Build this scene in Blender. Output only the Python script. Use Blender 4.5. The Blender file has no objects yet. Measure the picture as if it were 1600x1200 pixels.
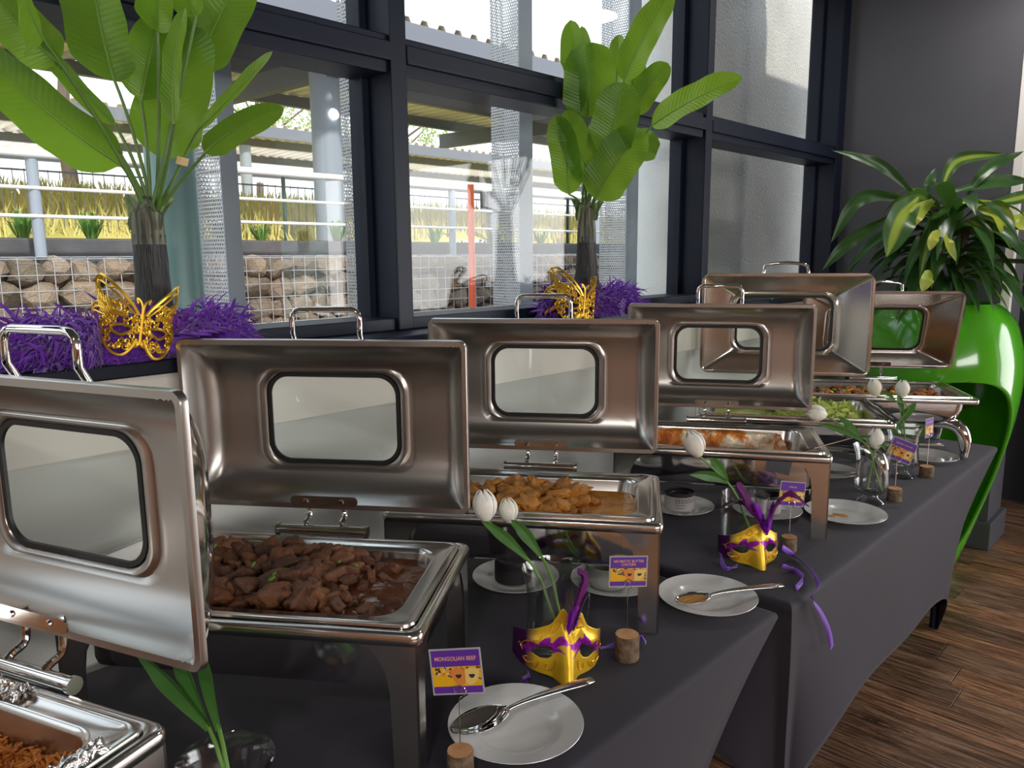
import bpy, bmesh, math, random
import numpy as np
from mathutils import Vector, Matrix, noise
random.seed(7)
SC = bpy.context.scene
COL = SC.collection
R_ = math.radians
PI = math.pi

# ------------------------------------------------------------------ camera
CAMH = 1.555; YAW = 43.4; PITCH = 9.4; ROLL = -0.45; FPX = 1205.0
def _basis():
    y, p, r = R_(YAW), R_(PITCH), R_(ROLL)
    f = Vector((-math.sin(y)*math.cos(p), math.cos(y)*math.cos(p), -math.sin(p)))
    rt = Vector((math.cos(y), math.sin(y), 0)); u = rt.cross(f)
    return rt*math.cos(r)+u*math.sin(r), u*math.cos(r)-rt*math.sin(r), f
CR, CU, CF = _basis(); CC = Vector((0, 0, CAMH))
cam = bpy.data.cameras.new('camera'); cam.sensor_width = 36.0; cam.lens = FPX/1600*36.0
cam.clip_start = 0.02; cam.clip_end = 300
co = bpy.data.objects.new('camera', cam); COL.objects.link(co)
co.matrix_world = Matrix(((CR.x, CU.x, -CF.x, CC.x), (CR.y, CU.y, -CF.y, CC.y), (CR.z, CU.z, -CF.z, CC.z), (0, 0, 0, 1)))
SC.camera = co
def ray(px, py): return CF + CR*((px-800)/FPX) - CU*((py-600)/FPX)
def at_z(px, py, z): d = ray(px, py); return CC + d*((z-CAMH)/d.z)
def at_x(px, py, x): d = ray(px, py); return CC + d*(x/d.x)
def at_d(px, py, t): return CC + ray(px, py)*t

# ------------------------------------------------------------------ world, sun, lights, exposure
SC.view_settings.view_transform = 'Standard'; SC.view_settings.look = 'None'
SC.view_settings.exposure = 0.22; SC.view_settings.gamma = 1.0; SC.view_settings.use_curve_mapping = False
w = bpy.data.worlds.new('World'); SC.world = w; w.use_nodes = True
nt = w.node_tree; nt.nodes.clear()
o = nt.nodes.new('ShaderNodeOutputWorld'); b = nt.nodes.new('ShaderNodeBackground')
tc = nt.nodes.new('ShaderNodeTexCoord'); sx = nt.nodes.new('ShaderNodeSeparateXYZ'); cr = nt.nodes.new('ShaderNodeValToRGB')
cr.color_ramp.elements[0].position = 0.0; cr.color_ramp.elements[0].color = (0.95, 0.97, 1, 1)
cr.color_ramp.elements[1].position = 0.7; cr.color_ramp.elements[1].color = (0.80, 0.89, 1, 1)
nt.links.new(tc.outputs['Generated'], sx.inputs[0]); nt.links.new(sx.outputs['Z'], cr.inputs[0])
nt.links.new(cr.outputs[0], b.inputs[0]); b.inputs[1].default_value = 1.9; nt.links.new(b.outputs[0], o.inputs[0])

def lamp(name, typ, loc, rot, energy, color=(1, 1, 1), size=1, size_y=None):
    l = bpy.data.lights.new(name, typ); l.energy = energy; l.color = color
    if typ == 'AREA':
        l.size = size
        if size_y: l.shape = 'RECTANGLE'; l.size_y = size_y
    if typ == 'SUN': l.angle = R_(3)
    ob = bpy.data.objects.new(name, l); COL.objects.link(ob); ob.location = loc; ob.rotation_euler = rot
    return ob
lamp('sun_offscreen', 'SUN', (0, 0, 12), (R_(8), R_(54), 0), 3.6, (1, 0.93, 0.82))
# daylight through the window openings of the room's other walls (far one mirrored in the panes, right one unseen and inferred)
lamp('window_right_offscreen', 'AREA', (5.16, -0.675, 2.25), (0, R_(90), 0), 120, (1, 0.96, 0.92), 1.0, 4.8)
lamp('window_far_offscreen', 'AREA', (2.9, 5.66, 1.35), (R_(-90), 0, 0), 125, (1, 0.97, 0.95), 4.0, 2.3)
# round ceiling lamps above the room, one of them mirrored in the upper pane
for lx_, ly_, le_ in ((-0.66, 3.97, 12), (0.8, -1.4, 26)):
    l_ = lamp('ceiling_lamp_offscreen', 'AREA', (lx_, ly_, 2.985), (0, 0, 0), le_, (1, 0.95, 0.89), 0.3); l_.data.shape = 'DISK'

# ------------------------------------------------------------------ material helpers
MATS = {}
def mat(name, color, rough=0.5, metal=0.0, spec=0.5, trans=0.0, sheen=0.0, coat=0.0, emit=None, aniso=0.0, alpha=1.0, sss=0.0):
    m = bpy.data.materials.new(name); m.use_nodes = True; MATS[name] = m
    p = m.node_tree.nodes['Principled BSDF']
    p.inputs['Base Color'].default_value = (*color, 1); p.inputs['Roughness'].default_value = rough
    p.inputs['Metallic'].default_value = metal; p.inputs['Specular IOR Level'].default_value = spec
    p.inputs['Transmission Weight'].default_value = trans; p.inputs['Sheen Weight'].default_value = sheen
    p.inputs['Coat Weight'].default_value = coat; p.inputs['Coat Roughness'].default_value = 0.05
    p.inputs['Anisotropic'].default_value = aniso; p.inputs['Alpha'].default_value = alpha
    if emit: p.inputs['Emission Color'].default_value = (*emit[0], 1); p.inputs['Emission Strength'].default_value = emit[1]
    return m
def nodes(m): return m.node_tree.nodes, m.node_tree.links, m.node_tree.nodes['Principled BSDF']
def ramp(N, stops):
    r = N.new('ShaderNodeValToRGB'); e = r.color_ramp.elements
    while len(e) > 2: e.remove(e[-1])
    for i, (p, c) in enumerate(stops):
        if i < 2: el = e[i]; el.position = p
        else: el = e.new(p)
        el.color = (*c, 1)
    return r
def noisy(m, stops, scale=5, detail=4, bump=0.0, bscale=None, coord='Object', stretch=None, dist=0.01):
    """colour from a noise ramp and optional fine bump"""
    N, L, p = nodes(m)
    t = N.new('ShaderNodeTexCoord'); mp = N.new('ShaderNodeMapping')
    if stretch: mp.inputs['Scale'].default_value = stretch
    L.new(t.outputs[coord], mp.inputs[0])
    n = N.new('ShaderNodeTexNoise'); n.inputs['Scale'].default_value = scale; n.inputs['Detail'].default_value = detail
    L.new(mp.outputs[0], n.inputs['Vector'])
    if stops:
        r = ramp(N, stops); L.new(n.outputs[0], r.inputs[0]); L.new(r.outputs[0], p.inputs['Base Color'])
    if bump:
        n2 = N.new('ShaderNodeTexNoise'); n2.inputs['Scale'].default_value = bscale or scale; n2.inputs['Detail'].default_value = 4
        L.new(mp.outputs[0], n2.inputs['Vector'])
        b = N.new('ShaderNodeBump'); b.inputs['Strength'].default_value = bump; b.inputs['Distance'].default_value = dist
        L.new(n2.outputs[0], b.inputs['Height']); L.new(b.outputs[0], p.inputs['Normal'])
    return m
def thin_glass(name, tint=(1, 1, 1), refl=1.0, base=0.04, rough=0.0, power=5):
    """clear pane: see-through with a Fresnel sheen"""
    m = bpy.data.materials.new(name); m.use_nodes = True; MATS[name] = m
    N, L = m.node_tree.nodes, m.node_tree.links; N.clear()
    out = N.new('ShaderNodeOutputMaterial'); tr = N.new('ShaderNodeBsdfTransparent'); tr.inputs[0].default_value = (*tint, 1)
    gl = N.new('ShaderNodeBsdfGlossy'); gl.inputs['Roughness'].default_value = rough
    lw = N.new('ShaderNodeLayerWeight'); lw.inputs[0].default_value = 0.5
    pw = N.new('ShaderNodeMath'); pw.operation = 'POWER'; pw.inputs[1].default_value = power; L.new(lw.outputs['Facing'], pw.inputs[0])
    mu = N.new('ShaderNodeMath'); mu.operation = 'MULTIPLY_ADD'; mu.inputs[1].default_value = refl*0.96; mu.inputs[2].default_value = base
    mu.use_clamp = True
    mx = N.new('ShaderNodeMixShader'); L.new(pw.outputs[0], mu.inputs[0]); L.new(mu.outputs[0], mx.inputs[0])
    L.new(tr.outputs[0], mx.inputs[1]); L.new(gl.outputs[0], mx.inputs[2]); L.new(mx.outputs[0], out.inputs[0])
    return m
def leaf_mat(name, c1, c2, tcol, veins=60, gloss=0.35, tw=0.35, bump=0.35, yellow=None):
    m = mat(name, c1, gloss); N, L, p = nodes(m)
    uv = N.new('ShaderNodeUVMap'); sp = N.new('ShaderNodeSeparateXYZ'); L.new(uv.outputs[0], sp.inputs[0])
    # side veins: slanted bands leaving the midrib
    ab = N.new('ShaderNodeMath'); ab.operation = 'ABSOLUTE'; s1 = N.new('ShaderNodeMath'); s1.operation = 'SUBTRACT'; s1.inputs[1].default_value = 0.5
    L.new(sp.outputs[0], s1.inputs[0]); L.new(s1.outputs[0], ab.inputs[0])
    ma = N.new('ShaderNodeMath'); ma.operation = 'MULTIPLY_ADD'; ma.inputs[1].default_value = -0.22; L.new(ab.outputs[0], ma.inputs[0]); L.new(sp.outputs[1], ma.inputs[2])
    ml = N.new('ShaderNodeMath'); ml.operation = 'MULTIPLY'; ml.inputs[1].default_value = veins*2*PI; L.new(ma.outputs[0], ml.inputs[0])
    sn = N.new('ShaderNodeMath'); sn.operation = 'SINE'; L.new(ml.outputs[0], sn.inputs[0])
    n = N.new('ShaderNodeTexNoise'); n.inputs['Scale'].default_value = 9; tcn = N.new('ShaderNodeTexCoord'); L.new(tcn.outputs['Object'], n.inputs['Vector'])
    r = ramp(N, [(0.35, c1), (0.65, c2)]); L.new(n.outputs[0], r.inputs[0])
    base = r.outputs[0]
    if yellow:                                   # pale centre stripe of a variegated leaf
        rs = ramp(N, [(0.10, (1, 1, 1)), (0.22, (0, 0, 0))]); L.new(ab.outputs[0], rs.inputs[0])
        mx = N.new('ShaderNodeMix'); mx.data_type = 'RGBA'; L.new(rs.outputs[0], mx.inputs[0]); L.new(base, mx.inputs[6]); mx.inputs[7].default_value = (*yellow, 1)
        base = mx.outputs[2]
    L.new(base, p.inputs['Base Color'])
    bp = N.new('ShaderNodeBump'); bp.inputs['Strength'].default_value = bump; bp.inputs['Distance'].default_value = 0.004
    L.new(sn.outputs[0], bp.inputs['Height']); L.new(bp.outputs[0], p.inputs['Normal'])
    out = N['Material Output']; tl = N.new('ShaderNodeBsdfTranslucent'); tl.inputs[0].default_value = (*tcol, 1); L.new(bp.outputs[0], tl.inputs['Normal'])
    ms = N.new('ShaderNodeMixShader'); ms.inputs[0].default_value = tw
    L.new(p.outputs[0], ms.inputs[1]); L.new(tl.outputs[0], ms.inputs[2]); L.new(ms.outputs[0], out.inputs[0])
    return m
def attr_mat(name, rough=0.4, metal=0.0, spec=0.5, bump=0.0, bscale=400):
    m = mat(name, (1, 1, 1), rough, metal, spec); N, L, p = nodes(m)
    a = N.new('ShaderNodeAttribute'); a.attribute_name = 'col'; L.new(a.outputs[0], p.inputs['Base Color'])
    if bump:
        t = N.new('ShaderNodeTexCoord'); n = N.new('ShaderNodeTexNoise'); n.inputs['Scale'].default_value = bscale; L.new(t.outputs['Object'], n.inputs['Vector'])
        b = N.new('ShaderNodeBump'); b.inputs['Strength'].default_value = bump; b.inputs['Distance'].default_value = 0.002
        L.new(n.outputs[0], b.inputs['Height']); L.new(b.outputs[0], p.inputs['Normal'])
    return m
def rnd_mat(name, stops, rough=0.5, metal=0.0, nscale=6, nmix=0.35, bump=0.0, bscale=40, stretch=None, spec=0.5, dist=0.004):
    """each object takes its own tone, with noise on top"""
    m = mat(name, stops[0][1], rough, metal, spec); N, L, p = nodes(m)
    oi = N.new('ShaderNodeObjectInfo'); t = N.new('ShaderNodeTexCoord'); mp = N.new('ShaderNodeMapping')
    if stretch: mp.inputs['Scale'].default_value = stretch
    L.new(t.outputs['Object'], mp.inputs[0])
    ad = N.new('ShaderNodeVectorMath'); ad.operation = 'ADD'; sc = N.new('ShaderNodeMath'); sc.operation = 'MULTIPLY'; sc.inputs[1].default_value = 37
    L.new(oi.outputs['Random'], sc.inputs[0]); L.new(mp.outputs[0], ad.inputs[0]); L.new(sc.outputs[0], ad.inputs[1])
    n = N.new('ShaderNodeTexNoise'); n.inputs['Scale'].default_value = nscale; n.inputs['Detail'].default_value = 6; L.new(ad.outputs[0], n.inputs['Vector'])
    mr = N.new('ShaderNodeMix'); mr.data_type = 'FLOAT'; mr.inputs[0].default_value = nmix
    L.new(oi.outputs['Random'], mr.inputs[2]); L.new(n.outputs[0], mr.inputs[3])
    r = ramp(N, stops); L.new(mr.outputs[0], r.inputs[0]); L.new(r.outputs[0], p.inputs['Base Color'])
    if bump:
        n2 = N.new('ShaderNodeTexNoise'); n2.inputs['Scale'].default_value = bscale; n2.inputs['Detail'].default_value = 5; L.new(ad.outputs[0], n2.inputs['Vector'])
        b = N.new('ShaderNodeBump'); b.inputs['Strength'].default_value = bump; b.inputs['Distance'].default_value = dist
        L.new(n2.outputs[0], b.inputs['Height']); L.new(b.outputs[0], p.inputs['Normal'])
    return m

# ------------------------------------------------------------------ mesh helpers
class MB:
    def __init__(s): s.v = []; s.f = []; s.uv = None; s.mi = []
    def add(s, vs, fs, mi=0):
        o = len(s.v); s.v += [tuple(x) for x in vs]; s.f += [tuple(i+o for i in f) for f in fs]; s.mi += [mi]*len(fs); return s
    def box(s, x0, x1, y0, y1, z0, z1, mi=0, M=None):
        vs = [Vector((x, y, z)) for z in (z0, z1) for y in (y0, y1) for x in (x0, x1)]
        if M: vs = [M @ v for v in vs]
        return s.add(vs, [(0, 2, 3, 1), (4, 5, 7, 6), (0, 1, 5, 4), (2, 6, 7, 3), (0, 4, 6, 2), (1, 3, 7, 5)], mi)
    def tube(s, path, r, n=8, cap=True, closed=False, mi=0):
        P = [Vector(p) for p in path]; m = len(P); rr = r if isinstance(r, (list, tuple)) else [r]*m
        vs = []; up = None
        for i, p in enumerate(P):
            if closed: t = (P[(i+1) % m]-P[i-1])
            else: t = (P[min(i+1, m-1)]-P[max(i-1, 0)])
            if t.length < 1e-9: t = Vector((0, 0, 1))
            t.normalize()
            if up is None:
                a = Vector((0, 0, 1)) if abs(t.z) < 0.9 else Vector((1, 0, 0)); up = (a-t*a.dot(t)).normalized()
            else:
                up = up-t*up.dot(t)
                up = up.normalized() if up.length > 1e-6 else t.orthogonal().normalized()
            sd = t.cross(up)
            for k in range(n):
                a = 2*PI*k/n; vs.append(p+(up*math.cos(a)+sd*math.sin(a))*rr[i])
        fs = []
        for i in range(m if closed else m-1):
            j = (i+1) % m
            for k in range(n): fs.append((i*n+k, i*n+(k+1) % n, j*n+(k+1) % n, j*n+k))
        if cap and not closed: fs += [tuple(range(n-1, -1, -1)), tuple((m-1)*n+k for k in range(n))]
        return s.add(vs, fs, mi)
    def lathe(s, prof, n=32, cap0=False, cap1=False, c=(0, 0), mi=0):
        vs = []; m = len(prof)
        for r, z in prof:
            for k in range(n): a = 2*PI*k/n; vs.append((c[0]+r*math.cos(a), c[1]+r*math.sin(a), z))
        fs = [(i*n+k, i*n+(k+1) % n, (i+1)*n+(k+1) % n, (i+1)*n+k) for i in range(m-1) for k in range(n)]
        if cap0: fs.append(tuple(range(n-1, -1, -1)))
        if cap1: fs.append(tuple((m-1)*n+k for k in range(n)))
        return s.add(vs, fs, mi)
    def loft(s, loops, cap0=False, cap1=False, mi=0, nc=6, ns=1):
        """rounded rectangles (hx, hy, r, z[, cx, cy]) joined one to the next"""
        vs = []; n = None
        for lp in loops:
            q = rrect(lp[0], lp[1], lp[2], nc, ns); n = len(q); cx, cy = (lp[4], lp[5]) if len(lp) > 4 else (0, 0)
            vs += [(x+cx, y+cy, lp[3]) for x, y in q]
        m = len(loops)
        fs = [(i*n+k, i*n+(k+1) % n, (i+1)*n+(k+1) % n, (i+1)*n+k) for i in range(m-1) for k in range(n)]
        if cap0: fs.append(tuple(range(n-1, -1, -1)))
        if cap1: fs.append(tuple((m-1)*n+k for k in range(n)))
        return s.add(vs, fs, mi)
    def grid(s, P, nu, nv, mi=0):
        fs = [(j*nu+i, j*nu+i+1, (j+1)*nu+i+1, (j+1)*nu+i) for j in range(nv-1) for i in range(nu-1)]
        return s.add(P, fs, mi)
    def mesh(s, name, mats, smooth=True, uvs=None):
        me = bpy.data.meshes.new(name); me.from_pydata(s.v, [], s.f); me.update()
        for m in (mats if isinstance(mats, (list, tuple)) else [mats]): me.materials.append(MATS[m] if isinstance(m, str) else m)
        if any(s.mi): me.polygons.foreach_set('material_index', s.mi)
        if smooth: me.polygons.foreach_set('use_smooth', [True]*len(me.polygons))
        if uvs is not None:
            l = me.uv_layers.new(name='UVMap'); li = np.zeros(len(me.loops), dtype=np.int32); me.loops.foreach_get('vertex_index', li)
            l.data.foreach_set('uv', np.asarray(uvs, dtype=np.float32)[li].ravel())
        return me
    def build(s, name, mats, parent=None, smooth=True, bevel=0, uvs=None, solid=0, moff=0, seg=2, angle=40):
        ob = bpy.data.objects.new(name, s.mesh(name, mats, smooth, uvs)); COL.objects.link(ob)
        if parent: ob.parent = parent
        if solid:
            sm = ob.modifiers.new('s', 'SOLIDIFY'); sm.thickness = solid; sm.offset = -1; sm.material_offset = moff; sm.use_even_offset = False
        if bevel:
            b = ob.modifiers.new('b', 'BEVEL'); b.width = bevel; b.segments = seg; b.limit_method = 'ANGLE'; b.angle_limit = R_(angle)
        if smooth and (bevel or solid):
            pass
        if smooth:
            try: ob.data.set_sharp_from_angle(angle=R_(angle))
            except Exception: pass
        return ob
def rrect(hx, hy, r, nc=6, ns=1):
    q = []; r = min(r, hx, hy)
    for cx, cy, a0 in ((hx-r, hy-r, 0), (-(hx-r), hy-r, 90), (-(hx-r), -(hy-r), 180), (hx-r, -(hy-r), 270)):
        for k in range(nc+1):
            a = R_(a0+90*k/nc); q.append((cx+r*math.cos(a), cy+r*math.sin(a)))
    if ns > 1:                                # extra points along the straight sides
        out = []; n = len(q)
        for i in range(n):
            out.append(q[i])
            if (i+1) % (nc+1) == 0:
                a, b_ = q[i], q[(i+1) % n]
                for k in range(1, ns): out.append((a[0]+(b_[0]-a[0])*k/ns, a[1]+(b_[1]-a[1])*k/ns))
        q = out
    return q
def set_col(ob, cols):
    a = ob.data.color_attributes.new('col', 'FLOAT_COLOR', 'POINT')
    a.data.foreach_set('color', np.asarray([(*c, 1) for c in cols], dtype=np.float32).ravel())
def tag(ob, label=None, cat=None, group=None, kind=None):
    if label: ob['label'] = label
    if cat: ob['category'] = cat
    if group: ob['group'] = group
    if kind: ob['kind'] = kind
    return ob
def thing(name, label, cat, loc=(0, 0, 0), rz=0, group=None):
    e = bpy.data.objects.new(name, None); COL.objects.link(e); e.location = loc; e.rotation_euler = (0, 0, rz); e.empty_display_size = 0.05
    return tag(e, label, cat, group)
def struct(ob): ob['kind'] = 'structure'; return ob
def bez(a, b, c, n):
    a, b, c = Vector(a), Vector(b), Vector(c)
    return [a*(1-t)**2+b*2*t*(1-t)+c*t*t for t in [i/n for i in range(n+1)]]
def catmull(P, n=6):
    P = [Vector(p) for p in P]; Q = [P[0]*2-P[1]]+P+[P[-1]*2-P[-2]]; out = []
    for i in range(1, len(Q)-2):
        p0, p1, p2, p3 = Q[i-1:i+3]
        for k in range(n):
            t = k/n; out.append(0.5*((2*p1)+(p2-p0)*t+(2*p0-5*p1+4*p2-p3)*t*t+(3*p1-p0-3*p2+p3)*t**3))
    out.append(P[-1]); return out

# ------------------------------------------------------------------ materials
def steel(name, col, rough, aniso=0.0, streak=None):
    m = mat(name, col, rough, 1.0, aniso=aniso); N, L, p = nodes(m)
    t = N.new('ShaderNodeTexCoord'); mp = N.new('ShaderNodeMapping'); mp.inputs['Scale'].default_value = streak or (4, 300, 300)
    n = N.new('ShaderNodeTexNoise'); n.inputs['Scale'].default_value = 1.0; n.inputs['Detail'].default_value = 3
    L.new(t.outputs['Object'], mp.inputs[0]); L.new(mp.outputs[0], n.inputs['Vector'])
    mr = N.new('ShaderNodeMapRange'); mr.inputs[3].default_value = rough*0.92; mr.inputs[4].default_value = rough*1.10
    L.new(n.outputs[0], mr.inputs[0]); L.new(mr.outputs[0], p.inputs['Roughness'])
    b = N.new('ShaderNodeBump'); b.inputs['Strength'].default_value = 0.004; b.inputs['Distance'].default_value = 0.0003
    L.new(n.outputs[0], b.inputs['Height']); L.new(b.outputs[0], p.inputs['Normal'])
    return m
steel('brushed_steel', (0.47, 0.445, 0.42), 0.29)
steel('satin_steel', (0.62, 0.595, 0.565), 0.19)
mat('chrome', (0.78, 0.77, 0.76), 0.06, 1.0)
mat('polished_steel', (0.66, 0.64, 0.63), 0.08, 1.0)
mat('black_rubber', (0.008, 0.008, 0.008), 0.5)
thin_glass('lid_glass', (0.90, 0.93, 0.91), 0.9, 0.05)
thin_glass('window_glass', (0.97, 0.985, 0.98), 1.0, 0.034)
thin_glass('vase_glass', (0.955, 0.97, 0.97), 0.9, 0.05, 0.0, 2.6)
noisy(mat('black_frame', (0.006, 0.010, 0.024), 0.45, spec=0.28), None, 3, 2, 0.03, 500)
noisy(mat('black_paint', (0.075, 0.076, 0.09), 0.55), [(0.3, (0.070, 0.071, 0.085)), (0.7, (0.082, 0.083, 0.098))], 2, 3, 0.05, 300)
noisy(mat('white_wall', (0.62, 0.64, 0.60), 0.75), [(0.3, (0.60, 0.62, 0.585)), (0.7, (0.66, 0.68, 0.64))], 1.5, 3, 0.05, 200)
mat('cream_trim', (0.80, 0.77, 0.70), 0.5)
noisy(mat('ceiling_white', (0.10, 0.095, 0.09), 0.9), None, 3, 2, 0.03, 200)
noisy(mat('room_brown', (0.20, 0.085, 0.035), 0.6), [(0.3, (0.22, 0.095, 0.04)), (0.7, (0.31, 0.135, 0.058))], 2, 4, stretch=(1, 1, 0.15))
noisy(mat('room_dark', (0.03, 0.032, 0.04), 0.7), None, 3, 2, 0.02, 200)
# spandex cloth with a fine knit
m = mat('black_spandex', (0.02, 0.019, 0.024), 0.75, spec=0.25, sheen=0.12); noisy(m, [(0.3, (0.027, 0.0245, 0.036)), (0.7, (0.034, 0.031, 0.044))], 3, 3, 0.12, 900, dist=0.001)
# floor planks: each its own tone, long dark grain
def plank_material():
    m = mat('plank_wood', (0.12, 0.06, 0.035), 0.36); N, L, p = nodes(m)
    oi = N.new('ShaderNodeObjectInfo'); t = N.new('ShaderNodeTexCoord')
    ad = N.new('ShaderNodeVectorMath'); ad.operation = 'MULTIPLY_ADD'; ad.inputs[1].default_value = (1, 1, 1)
    k = N.new('ShaderNodeMath'); k.operation = 'MULTIPLY'; k.inputs[1].default_value = 71; L.new(oi.outputs['Random'], k.inputs[0])
    L.new(t.outputs['Object'], ad.inputs[0]); L.new(k.outputs[0], ad.inputs[2])
    mp = N.new('ShaderNodeMapping'); mp.inputs['Scale'].default_value = (1.3, 13, 13); L.new(ad.outputs[0], mp.inputs[0])
    n1 = N.new('ShaderNodeTexNoise'); n1.inputs['Scale'].default_value = 1.5; n1.inputs['Detail'].default_value = 8; n1.inputs['Roughness'].default_value = 0.62; n1.inputs['Distortion'].default_value = 1.6; L.new(mp.outputs[0], n1.inputs['Vector'])
    mp2 = N.new('ShaderNodeMapping'); mp2.inputs['Scale'].default_value = (5, 150, 150); L.new(ad.outputs[0], mp2.inputs[0])
    fn = N.new('ShaderNodeTexNoise'); fn.inputs['Scale'].default_value = 1; fn.inputs['Detail'].default_value = 5; L.new(mp2.outputs[0], fn.inputs['Vector'])
    # growth rings: sharp folds of the broad noise
    rg1 = N.new('ShaderNodeMath'); rg1.operation = 'MULTIPLY'; rg1.inputs[1].default_value = 9.0; L.new(n1.outputs[0], rg1.inputs[0])
    rg2 = N.new('ShaderNodeMath'); rg2.operation = 'FRACT'; L.new(rg1.outputs[0], rg2.inputs[0])
    m1 = N.new('ShaderNodeMath'); m1.operation = 'MULTIPLY_ADD'; m1.inputs[1].default_value = 0.28; L.new(rg2.outputs[0], m1.inputs[0]); L.new(n1.outputs[0], m1.inputs[2])
    mm = N.new('ShaderNodeMath'); mm.operation = 'MULTIPLY'; L.new(m1.outputs[0], mm.inputs[0]); L.new(fn.outputs[0], mm.inputs[1])
    r1 = ramp(N, [(0.17, (0.045, 0.027, 0.020)), (0.31, (0.21, 0.12, 0.075)), (0.47, (0.48, 0.30, 0.19))]); L.new(mm.outputs[0], r1.inputs[0])
    r2 = ramp(N, [(0.0, (0.60, 0.56, 0.55)), (0.6, (0.95, 0.9, 0.86)), (1.0, (1.35, 1.05, 0.80))]); L.new(oi.outputs['Random'], r2.inputs[0])
    mc = N.new('ShaderNodeMix'); mc.data_type = 'RGBA'; mc.blend_type = 'MULTIPLY'; mc.inputs[0].default_value = 1
    L.new(r1.outputs[0], mc.inputs[6]); L.new(r2.outputs[0], mc.inputs[7]); L.new(mc.outputs[2], p.inputs['Base Color'])
    b = N.new('ShaderNodeBump'); b.inputs['Strength'].default_value = 0.25; b.inputs['Distance'].default_value = 0.002; L.new(mm.outputs[0], b.inputs['Height']); L.new(b.outputs[0], p.inputs['Normal'])
plank_material()
noisy(mat('stucco', (0.43, 0.42, 0.40), 0.95), [(0.35, (0.40, 0.39, 0.37)), (0.65, (0.50, 0.49, 0.465))], 2.2, 5, 0.9, 55, dist=0.012)
noisy(mat('white_stucco', (0.74, 0.74, 0.72), 0.9), None, 3, 3, 0.5, 60, dist=0.008)
rnd_mat('gabion_stone', [(0.0, (0.10, 0.085, 0.07)), (0.35, (0.21, 0.165, 0.125)), (0.65, (0.32, 0.235, 0.17)), (1.0, (0.40, 0.36, 0.31))], 0.92, 0, 9, 0.5, 0.9, 22, dist=0.02)
noisy(mat('gabion_fill', (0.2, 0.16, 0.125), 0.95), [(0.3, (0.15, 0.12, 0.095)), (0.7, (0.26, 0.21, 0.165))], 14, 4, 0.6, 25)
mat('galvanised_wire', (0.55, 0.56, 0.57), 0.4, 0.85)
mat('rail_white', (0.80, 0.78, 0.76), 0.4)
noisy(mat('dark_concrete', (0.075, 0.075, 0.085), 0.8), [(0.3, (0.06, 0.06, 0.07)), (0.7, (0.10, 0.10, 0.11))], 6, 4, 0.2, 30)
noisy(mat('soil', (0.10, 0.06, 0.04), 0.95), [(0.3, (0.06, 0.04, 0.028)), (0.7, (0.17, 0.09, 0.055))], 5, 5, 0.4, 20)
noisy(mat('bank_grass', (0.4, 0.38, 0.06), 0.95), [(0.25, (0.28, 0.31, 0.08)), (0.5, (0.58, 0.52, 0.16)), (0.75, (0.70, 0.62, 0.25))], 1.2, 6, 0.3, 30)
rnd_mat('grass_blade', [(0, (0.32, 0.35, 0.09)), (0.5, (0.60, 0.53, 0.17)), (1, (0.74, 0.65, 0.28))], 0.8, 0, 1.2, 1.0)
mat('tuft_green', (0.10, 0.25, 0.04), 0.6)
noisy(mat('bark', (0.10, 0.075, 0.06), 0.9), [(0.3, (0.06, 0.045, 0.035)), (0.7, (0.15, 0.115, 0.09))], 12, 4, 0.5, 30, stretch=(1, 1, 0.2))
leaf_mat('tree_leaf', (0.16, 0.22, 0.06), (0.28, 0.34, 0.10), (0.35, 0.45, 0.10), 4, 0.6, 0.4, 0.0)
mat('column_grey', (0.28, 0.32, 0.38), 0.45)
mat('teal_column', (0.15, 0.27, 0.26), 0.35)
mat('purlin_grey', (0.12, 0.125, 0.14), 0.6)
mat('fascia_grey', (0.15, 0.16, 0.195), 0.5)
noisy(mat('roof_sheet', (0.75, 0.68, 0.6), 0.5), [(0.3, (0.70, 0.62, 0.53)), (0.7, (0.82, 0.76, 0.68))], 1, 3)
noisy(mat('pale_paving', (0.5, 0.48, 0.45), 0.9), None, 3, 3, 0.2, 20)
mat('orange_post', (0.75, 0.12, 0.04), 0.5)
# perforated sheet: round holes on a staggered lattice
def perforated():
    m = mat('perforated_sheet', (0.50, 0.51, 0.53), 0.45, 0.3); N, L, p = nodes(m)
    uv = N.new('ShaderNodeUVMap'); sp = N.new('ShaderNodeSeparateXYZ'); L.new(uv.outputs[0], sp.inputs[0])
    S = 90.0
    def mth(op, a, b=None, c=None):
        n = N.new('ShaderNodeMath'); n.operation = op
        for i, x in enumerate((a, b, c)):
            if x is None: continue
            if isinstance(x, (int, float)): n.inputs[i].default_value = x
            else: L.new(x, n.inputs[i])
        return n.outputs[0]
    v = mth('MULTIPLY', sp.outputs[1], S); row = mth('FLOOR', v); odd = mth('MODULO', row, 2.0)
    u = mth('ADD', mth('MULTIPLY', sp.outputs[0], S), mth('MULTIPLY', odd, 0.5))
    fu = mth('SUBTRACT', mth('FRACT', u), 0.5); fv = mth('SUBTRACT', mth('FRACT', v), 0.5)
    d = mth('SQRT', mth('ADD', mth('MULTIPLY', fu, fu), mth('MULTIPLY', fv, fv)))
    hole = mth('LESS_THAN', d, 0.36)
    tr = N.new('ShaderNodeBsdfTransparent'); ms = N.new('ShaderNodeMixShader'); L.new(hole, ms.inputs[0]); L.new(p.outputs[0], ms.inputs[1]); L.new(tr.outputs[0], ms.inputs[2])
    L.new(ms.outputs[0], N['Material Output'].inputs[0])
perforated()
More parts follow.
